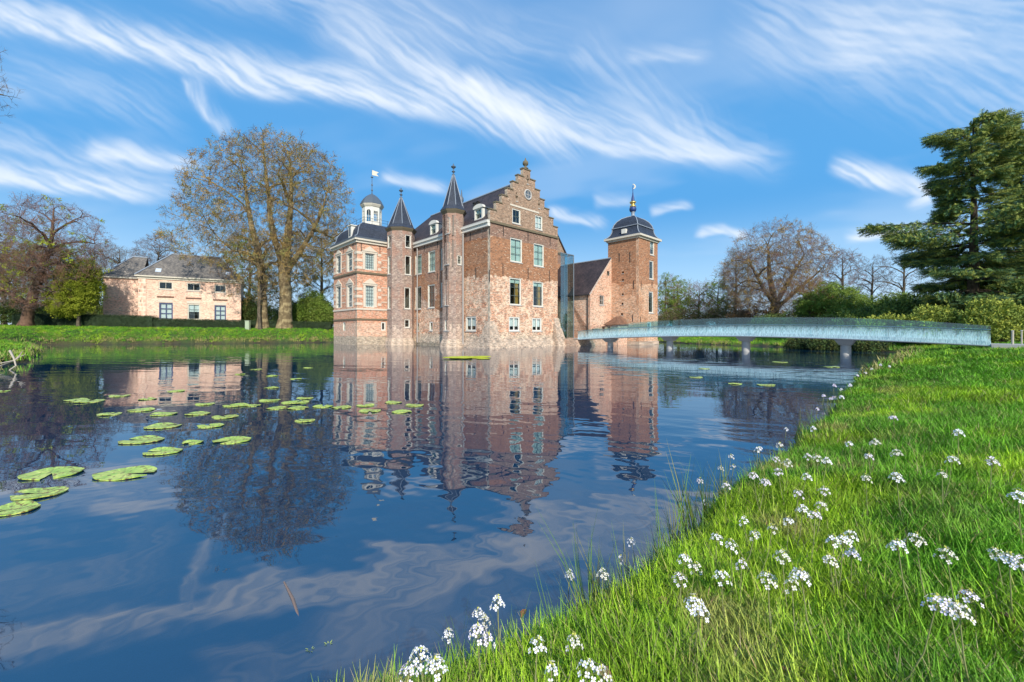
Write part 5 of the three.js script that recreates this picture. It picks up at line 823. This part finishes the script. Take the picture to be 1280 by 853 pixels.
{
  const near = [[], [], [], [], []], nc = [[], [], [], [], []], tint = new THREE.Color();
  const windy = V(.55, 1, -.25).normalize();
  const tone = (x, z, s) => { const n = fbm(x * .9, z * .9, 3, 301), m = fbm(x * 3.3, z * 3.3, 2, 302), y = smooth(.48, .72, n) * .8 + .2 * m, dry = smooth(.55, .78, fbm(x * 2 + 9, z * 2, 3, 303)) * smooth(2.2, .1, s) + (rnd() < .06 ? .9 : 0), b = rr(.65, 1.3) * (.6 + .8 * m); return tint.clone().setRGB(lerp(lerp(.125, .34, y), .42, dry * .8) * b, lerp(lerp(.35, .52, y), .34, dry * .8) * b, lerp(.016, .10, dry) * b); };
  let tries = 0; const N = 122000; let got = 0;
  while (got < N && tries++ < 900000) {
    const r = .75 * Math.pow(46, Math.pow(rnd(), .95)), a = rr(-.98, .98), x = r * Math.sin(a), z = -r * Math.cos(a), s = shore(x, z); if (s < .02 || x < -12) continue;
    const dens = smooth(40, 12, r) * .8 + .2; if (rnd() > dens) continue;
    const y = groundH(x, z, s), k = rnd() < .07 ? 3 : rnd() < .05 + .10 * smooth(.5, .7, fbm(x * 1.7, z * 1.7, 2, 306)) ? 4 : rnd() < .45 ? 0 : rnd() < .6 ? 1 : 2, sc = rr(.75, 1.4) * (1 + .35 * smooth(5, 30, r)) * (.75 + .6 * fbm(x * 1.3, z * 1.3, 2, 305)), lean = windy.clone().multiplyScalar(.45).add(V(rr(-.35, .35), 1, rr(-.35, .35)));
    near[k].push(place(V(x, y - .01, z), lean, V(sc * (1 + smooth(4, 30, r) * 1.6), sc, sc * (1 + smooth(4, 30, r) * 1.6)))); nc[k].push(k === 3 ? tint.clone().setRGB(.46, .37, .19).multiplyScalar(rr(.6, 1.1)) : k === 4 ? tint.clone().setRGB(.10, .26, .03).multiplyScalar(rr(.7, 1.2)) : tone(x, z, s)); got++;
  }
  const t = thing('lawn_grass', 'lush bright green grass on the near bank', 'grass'); t.userData.kind = 'stuff';
  near.forEach((l, i) => instanced(t, 'grass_blades', TUFT[i], grassMat[0], l, nc[i]));
  // coarser turf far off
  const fl = [], fcol = []; tries = 0;
  while (fl.length < 26000 && tries++ < 400000) { const right = rnd() < .4, x = right ? rr(12, 60) : rr(-78, -24), z = right ? rr(-75, -16) : rr(-72, -18), s = shore(x, z); if (s < .05 || s > 16 || Math.abs(x / z) > 1.5) continue; const y = groundH(x, z, s), c = tone(x, z, s + 1.2).multiplyScalar(.82); fl.push(place(V(x, y - .02, z), V(rr(-.2, .2), 1, rr(-.2, .2)), rr(.7, 1.4) * (s < .6 ? 1.7 : 1))); if (s < .6 && rnd() < .5) c.setRGB(.34, .30, .10); fcol.push(c); }
  const t2 = thing('bank_grass', 'mown green turf on the far banks of the moat', 'grass'); t2.userData.kind = 'stuff';
  instanced(t2, 'grass_blades', FAR, grassMat[1], fl, fcol);
}
// rushes at the water's edge: each clump a thing of its own
{
  const rushM = [leafMat(.10, .20, .03, .3), leafMat(.20, .20, .04, .3)];
  const spots = [[640, 770, .55, 'rush clump leaning over the water beside the lowest white flowers'], [668, 752, .6, 'tall green rush clump at the lowest bend of the bank'], [700, 740, .5, 'yellowing rush clump just above the lowest bend of the bank'], [735, 722, .45, 'short rush clump beside the brown leaves'], [785, 700, .62, 'dense rush clump below the lone flower on the water'], [815, 690, .66, 'tall rush clump on the bank point'], [845, 668, .7, 'tallest rush clump with yellow stalks on the bank point'], [870, 650, .6, 'rush clump right of the bank point'], [885, 630, .5, 'rush clump in the small bay of the bank'], [930, 600, .5, 'short brownish rush clump below white blossoms'], [985, 548, .55, 'rush clump at the shoulder of the bank'], [1005, 520, .5, 'far rush clump on the outer bank'], [560, 850, .45, 'rush clump in the lowest corner of the bank']];
  spots.forEach(([px, py, h, lab], i) => { seed = 700 + i; let [x, z] = rayGround(px, py, 0); for (let q = 0; q < 60 && shore(x, z) < .04; q++) { x += .015; z += .012; } const y = Math.max(groundH(x, z), -.05), t = thing('rush_clump', lab, 'rushes', 'rush clumps along the near bank', [x, y - .03, z]); const per = [[], []]; for (let k = 0; k < 7; k++) per[rnd() < .6 ? 0 : 1].push(place(V(rr(-.16, .16), 0, rr(-.16, .16)), V(rr(-.25, .2), 1, rr(-.2, .2)), rr(.6, 1.1) * h / .6)); per.forEach((l, q) => l.length && part(t, q ? 'dry_stalks' : 'green_stalks', l.map(m => REED.clone().applyMatrix4(m)), rushM[q])); });
}
// ---------------------------------------------------------------- cuckooflowers: each plant with stem, leaves and a head of four-petalled flowers
{
  seed = 900;
  const petalM = mat(.82, .79, .82, .7), eyeM = mat(.55, .55, .10, .8), petalMs = [petalM, petalM, mat(.78, .70, .80, .7), mat(.70, .66, .60, .75)], stemM = leafMat(.26, .27, .10), budM = mat(.42, .36, .34, .9);
  // one flower: four cupped petals, about 17 mm, facing +y
  const petal = a => { const l = [], c = Math.cos(a), s = Math.sin(a), P3 = (u, w, y) => [c * u - s * w, y, s * u + c * w]; return [[P3(.0012, 0, 0), P3(.006, -.0042, .0028), P3(.0105, -.0038, .0034), P3(.0118, 0, .0026), P3(.0105, .0038, .0034), P3(.006, .0042, .0028)]]; };
  const flowerG = polyGeo([0, 1, 2, 3].flatMap(k => petal(k * Math.PI / 2 + .3))), eyeG = new THREE.SphereGeometry(.0024, 6, 4).translate(0, .002, 0), budG = new THREE.SphereGeometry(.003, 5, 4).scale(1, 1.7, 1);
  const heads = [[525, 818, 9], [545, 830, 8], [512, 838, 9], [560, 762, 7], [598, 742, 8], [606, 758, 7], [622, 752, 6], [597, 790, 8], [610, 800, 5], [672, 805, 6], [718, 803, 6], [735, 834, 9], [752, 842, 7], [690, 838, 4], [789, 657, 9], [712, 692, 7], [753, 717, 8], [776, 684, 4], [850, 722, 9], [856, 698, 8], [868, 752, 9], [876, 766, 8], [870, 710, 7], [902, 719, 10], [896, 671, 8], [914, 681, 7], [930, 650, 6], [986, 651, 6], [1019, 643, 8], [944, 669, 6], [966, 661, 5], [978, 694, 9], [927, 705, 6], [960, 722, 9], [1001, 717, 8], [990, 730, 6], [1037, 699, 7], [1063, 669, 9], [1054, 675, 7], [1065, 692, 8], [1041, 676, 5], [1122, 681, 8], [1145, 674, 9], [1183, 692, 9], [1245, 693, 7], [1262, 698, 9], [1274, 702, 7], [1213, 745, 8], [1172, 755, 8], [1186, 757, 8], [1199, 764, 8], [875, 587, 9], [901, 571, 9], [914, 558, 9], [917, 577, 8], [950, 549, 8], [947, 562, 6], [975, 556, 8], [881, 623, 7], [908, 607, 8], [942, 594, 10], [957, 602, 9], [970, 574, 10], [985, 578, 9], [973, 590, 9], [983, 530, 7], [1017, 536, 8], [1010, 570, 10], [1022, 572, 10], [1034, 576, 8], [1031, 614, 9], [1062, 554, 8], [1009, 597, 8], [1094, 552, 11], [1086, 571, 7], [1117, 522, 11], [1121, 566, 11], [1121, 596, 10], [1198, 541, 9], [1191, 574, 8], [1240, 577, 7], [1273, 618, 9], [1083, 597, 7], [1027, 631, 8], [1004, 637, 8], [998, 617, 7], [1178, 592, 5], [1043, 474, 9], [1052, 482, 8], [1039, 494, 8], [1052, 496, 9], [1063, 482, 8], [1030, 488, 8], [1072, 470, 7], [1090, 461, 8], [1101, 456, 8], [1082, 466, 6], [1022, 505, 7], [1112, 458, 5]];
  const bands = ['at the lowest corner of the bank', 'leaning over the water near the lowest bend', 'in the dense patch below the bank point', 'in the scattered patch on the grass slope', 'in the lone group far up the lawn side', 'in the patch at the small bay', 'in the drift along the shoulder of the bank', 'on the open turf of the slope', 'in the far drift towards the bridge'];
  const bandOf = (px, py) => py > 790 ? 0 : py > 640 && px < 800 ? 1 : py > 640 && px < 1010 ? 2 : py > 640 && px < 1110 ? 3 : py > 640 ? 4 : py < 510 ? 8 : px < 930 ? 5 : px < 1050 ? 6 : 7;
  const sizes = ['cuckooflower with loose pale head', 'cuckooflower with full white head', 'cuckooflower with large rounded white head'];
  for (const [px, py, n0] of heads) {
    const hgt = rr(.26, .40), [x, z] = rayGround(px, py, hgt), y0 = groundH(x, z), dist = Math.hypot(x, z), far = dist > 5;
    const lab = `white ${sizes[n0 < 7 ? 0 : n0 < 9 ? 1 : 2]} ${bands[bandOf(px, py)]}`;
    const t = thing('cuckooflower', lab, 'flower', 'cuckooflowers ' + bands[bandOf(px, py)], [x, y0, z]);
    const lean = V(rr(-.09, .09), 0, rr(-.09, .09)), pts = [V(-lean.x, -.02, -lean.z), V(-lean.x * .3, hgt * .5, -lean.z * .3), V(0, hgt, 0)], bs = (far ? 1.05 + .1 * Math.min(dist - 5, 12) : .95) * rr(.85, 1.15);
    const pm = pick(petalMs); part(t, 'stem', tubeAlong(pts, [.0032 * bs, .0028 * bs, .002 * bs], 5), stemM);
    const lv = []; for (let k = 0; k < 5; k++) { const h = hgt * rr(.12, .6), a = rr(0, 6.28), o = V(-lean.x * .5, h, -lean.z * .5), L = rr(.02, .05), e = o.clone().add(V(Math.cos(a) * L, L * .7, Math.sin(a) * L)); lv.push([[o, e], .004 * bs, .002, V(-Math.sin(a), 0, Math.cos(a))]); } part(t, 'leaves', ribbons(lv), stemM);
    const n = Math.round(n0 * (far ? 1.3 : 1.7)), R = .014 + .0028 * n0, ped = [], fl = [];
    for (let k = 0; k < n; k++) { const a = k * 2.4, u = Math.sqrt((k + .5) / n), p = V(Math.cos(a) * R * u, hgt + .018 - .042 * u * u + rr(-.012, .008), Math.sin(a) * R * u), d = V(Math.cos(a) * (.35 + u), 1.05 - .45 * u, Math.sin(a) * (.35 + u)).normalize(); ped.push(tubeAlong([V(0, hgt - .03 * u - .006, 0), p], [.0011 * bs, .0009 * bs], 3)); const f = part(t, 'flower', flowerG, pm); const m = place(p, d, bs * rr(.9, 1.15)); f.applyMatrix4(m); if (!far) part(f, 'eye', eyeG, eyeM); }
    part(t, 'stalklets', ped, stemM);
    const bl = []; for (let k = 0; k < 5; k++) bl.push(budG.clone().applyMatrix4(place(V(rr(-.008, .008), hgt + rr(.012, .026), rr(-.008, .008)), V(rr(-.4, .4), 1, rr(-.4, .4)), bs))); part(t, 'buds', bl, eyeM);
  }
}
// ---------------------------------------------------------------- water lily pads
{
  seed = 1200;
  const padTex = [0, 1].map(v => tex(256, 256, (i, j, u, w) => { const x = u - .5, y = w - .5, r = Math.hypot(x, y) * 2, a = Math.atan2(y, x), vein = Math.pow(Math.abs(Math.sin(a * 9 + .5 * Math.sin(r * 5))), 10) * .14 * smooth(.05, .3, r), n = fbm(u * 9, w * 9, 4, 8 + v), spot = smooth(.60, .70, fbm(u * 18, w * 18, 3, 12 + v)); let c = mix3(v ? [150, 176, 74] : [150, 182, 70], [200, 204, 104], clamp(n * 1.6 - .4)); c = c.map((q, k) => q * (1 + vein)); c = mix3(c, [112, 84, 40], spot * .8); return mix3(c, [124, 110, 52], smooth(.86, .97, r) * smooth(.38, .55, n)); }));
  const padM = padTex.map(t => new THREE.MeshPhysicalMaterial({ map: t, roughness: .45, clearcoat: .15, clearcoatRoughness: .3, side: THREE.DoubleSide }));
  const pads = [[64.6, 591.9, 64], [157, 591.9, 67], [48.5, 617, 56], [14, 637, 56], [203, 564.7, 43], [177, 550.6, 49], [290, 550.6, 44], [241, 553, 24], [203, 533, 41], [263.5, 532.5, 30], [281.5, 521.4, 30], [246.7, 517.4, 29], [204, 517.8, 30], [176, 512.8, 30], [136, 518, 26], [110, 501.7, 34], [95, 500.2, 25], [149, 495, 23], [184, 499, 20], [295, 507, 30], [316, 507.3, 18], [337, 501, 25], [346, 510.4, 25], [372, 510.4, 26], [369, 503.4, 33], [381, 498.2, 20], [381, 526.3, 24], [403.5, 508.2, 25], [339.6, 485, 18], [256, 505.6, 22], [220, 489, 20], [427, 509.5, 24], [456.8, 507.2, 22], [462, 514, 27], [491.6, 503.4, 21], [502.4, 515, 25], [518, 507, 23], [958, 481.5, 22], [919, 480, 16], [870, 472, 16], [975, 453, 18], [1040, 459, 18], [880, 461, 14], [5, 489, 12], [300, 468, 12], [340, 470, 14], [370, 474, 14], [320, 462, 14], [385, 460, 12]];
  const area = (px, py) => px > 800 ? 'drifting towards the bridge' : px > 400 ? 'on the castle reflection' : px > 270 && py < 530 ? 'on the reflection of the plane tree' : py < 495 ? 'near the far bank' : py < 545 ? 'on the reflection of the coach house' : 'on the open blue water';
  for (const [px, py, w] of pads) {
    const p = onWater(px, py, .01), d = -p.z, R = w / 2 / F * d, a0 = rr(0, 6.28), N = 40, top = [], rim = [];
    const f = []; let prev = null; const pt = (k, q) => { const a = a0 + .2 + (6.283 - .4) * k / N, r = R * q * (1 + .03 * Math.sin(a * 3 + px) + .02 * Math.sin(a * 7)); return [Math.cos(a) * r, (q > .9 ? .008 : .002) + .007 * Math.sin(a * 3 + px) * q + (q > .9 ? .01 * Math.max(0, Math.sin(a * 2 + px * 1.7)) : 0), Math.sin(a) * r * .72]; };
    const pos = [], uv = []; const tri = (...q) => q.forEach(v => { pos.push(...v); uv.push(.5 + v[0] / R / 2.1, .5 + v[2] / R / 2.1); });
    for (let k = 0; k < N; k++) { tri([0, .002, 0], pt(k + 1, .6), pt(k, .6)); tri(pt(k, .6), pt(k + 1, .6), pt(k, 1)); tri(pt(k + 1, .6), pt(k + 1, 1), pt(k, 1)); const l = (v) => [v[0] * .99, v[1] - .012, v[2] * .99]; tri(pt(k, 1), pt(k + 1, 1), l(pt(k, 1))); tri(pt(k + 1, 1), l(pt(k + 1, 1)), l(pt(k, 1))); }
    const g = new THREE.BufferGeometry(); g.setAttribute('position', new THREE.Float32BufferAttribute(pos, 3)); g.setAttribute('uv', new THREE.Float32BufferAttribute(uv, 2)); g.computeVertexNormals();
    const m = part(scene, numbered('lily_pad'), g, padM[rnd() < .5 ? 0 : 1]); m.position.copy(p); m.userData = { label: `${w > 60 ? 'very large' : w > 40 ? 'large' : w > 26 ? 'medium-sized' : 'small'} yellow-green lily pad ${area(px, py)}`, category: 'lily pad', group: 'lily pads ' + area(px, py) };
  }
  // the bright yellow mat of leaves before the castle and its dark stem beside it
  { const c = onWater(584, 447.8), k = P(-c.z), t = thing('yellow_leaf_mat', 'bright yellow mat of floating leaves on the water before the castle corner', 'floating leaves', null, [c.x, .0, c.z]); const ym = mat(.55, .58, .03, .6); seed = 1300;
    for (let i = 0; i < 16; i++) { const x = rr(-21, 21) * k, z = rr(-.9, .9), R = rr(.35, .7), g = new THREE.CylinderGeometry(R, R * .97, .02, 14, 1); g.translate(x, .02 + .012 * i / 16 + rr(0, .06), z); part(t, 'leaf', g, ym); } shade(t); }
}
// ---------------------------------------------------------------- small things
{ // sunken stick seen through the shallow water, small water weeds, a driftwood branch, fallen leaves, cabinet on the lawn
  seed = 1400;
  const a = onWater(355, 728, 0), b = onWater(375, 778, -.012), st = thing('sunken_stick', 'pale straight stick lying awash in the shallow water', 'stick', null, [a.x, a.y, a.z]); part(st, 'stick', tubeAlong([V(0, 0, 0), b.clone().sub(a).multiplyScalar(.5).add(V(.01, .01, 0)), b.clone().sub(a)], [.006, .010, .009], 7), mat(.20, .14, .115, .9)); shade(st);
  for (const [px, py, lab] of [[410, 806, 'small pale green water weed tuft in the shallows'], [388, 812, 'tiny pale water weed left of the larger tuft']]) { const p = onWater(px, py), t = thing('water_weed', lab, 'water weed', 'water weeds in the shallows', [p.x, -.02, p.z]); const l = []; for (let k = 0; k < 9; k++) { const q = rr(0, 6.28), L = rr(.015, .035); l.push([[V(0, 0, 0), V(Math.cos(q) * L * .5, .02, Math.sin(q) * L * .5), V(Math.cos(q) * L, .025, Math.sin(q) * L)], .007, .003, V(-Math.sin(q), 0, Math.cos(q))]); } part(t, 'leaves', ribbons(l), leafMat(.30, .38, .10)); shade(t); }
  { const p = onWater(12, 462), t = thing('driftwood_branch', 'bleached dead branch hanging from the left bank into the water', 'branch', null, [p.x, 0, p.z]); const bm = mat(.42, .36, .28, .95), k = P(-p.z); part(t, 'stem', tubeAlong([V(-.5, .9, -.4), V(.2, .55, 0), V(.55, .2, .2), V(.3, -.2, .5)], [.05, .04, .035, .02], 6), bm); for (const [x, y, z] of [[.9, .75, .1], [.5, .9, -.1], [-.2, .15, .6], [-.4, -.1, .4]]) part(t, 'twig', tubeAlong([V(.3, .45, .05), V(x * .6 + .1, y * .6 + .2, z), V(x, y, z)], [.03, .022, .008], 5), bm); shade(t); }
  const leafG = (() => { const f = []; const o = []; for (let k = 0; k <= 10; k++) { const u = k / 10, w = .028 * Math.sin(Math.PI * u) * (1 + .18 * Math.sin(u * 19)); o.push([u * .1, w]); } for (let k = 0; k < 10; k++) { const c = u => .018 * Math.sin(u * 3.1); const [x0, w0] = o[k], [x1, w1] = o[k + 1]; f.push([[x0, c(x0 * 10), 0], [x1, c(x1 * 10), 0], [x1, c(x1 * 10) + .012, w1], [x0, c(x0 * 10) + .012, w0]], [[x1, c(x1 * 10), 0], [x0, c(x0 * 10), 0], [x0, c(x0 * 10) + .015, -w0], [x1, c(x1 * 10) + .015, -w1]]); } return polyGeo(f).translate(-.05, 0, 0); })(), leafM = [mat(.22, .10, .04, .8), mat(.30, .17, .08, .8)];
  for (const [px, py, s, lab] of [[745, 750, .9, 'curled brown fallen leaf at the water edge between the rushes'], [757, 746, .8, 'fallen brown leaf beside the curled leaf at the rushes'], [830, 755, .8, 'brown fallen leaf in the grass below the dense flower patch'], [1206, 748, .9, 'orange-brown fallen leaf among the flowers of the lone group'], [1258, 778, .9, 'dark brown fallen leaf in the grass right of the lone group'], [758, 848, .8, 'pale curled dry leaf beside the lowest flowers'], [985, 845, .7, 'small dry leaf at the foot of the tall grass tuft'], [655, 772, .7, 'reddish leaf floating at the lowest bend of the bank']]) { const [x, z] = rayGround(px, py, .09), t = thing('fallen_leaf', lab, 'leaf', 'fallen leaves on the bank', [x, Math.max(.01, groundH(x, z)) + .09, z], rr(0, 6)); const m = part(t, 'blade', leafG, pick(leafM)); m.rotation.set(rr(-.5, .5), 0, rr(-.3, .3)); m.scale.setScalar(s); part(t, 'stalk', tubeAlong([V(-.04 * s, 0, 0), V(-.075 * s, .012, .01)], [.002, .0015], 4), leafM[0]); shade(t); }
  { const d = 66, p = gAt(309.5, d), t = thing('utility_cabinet', 'small pale green utility cabinet on the lawn before the hedge', 'cabinet', null, p); const h = heightAt(401, d) - p[1]; part(t, 'housing', box(-.33, .33, 0, h - .08, -.2, .2), mat(.34, .40, .26, .6)); part(t, 'lid', box(-.37, .37, h - .078, h, -.24, .24), mat(.40, .45, .32, .6)); part(t, 'door', box(-.28, .28, .15, h - .16, .201, .22), mat(.36, .42, .28, .6)); shade(t); }
}
renderer.render(scene, camera);
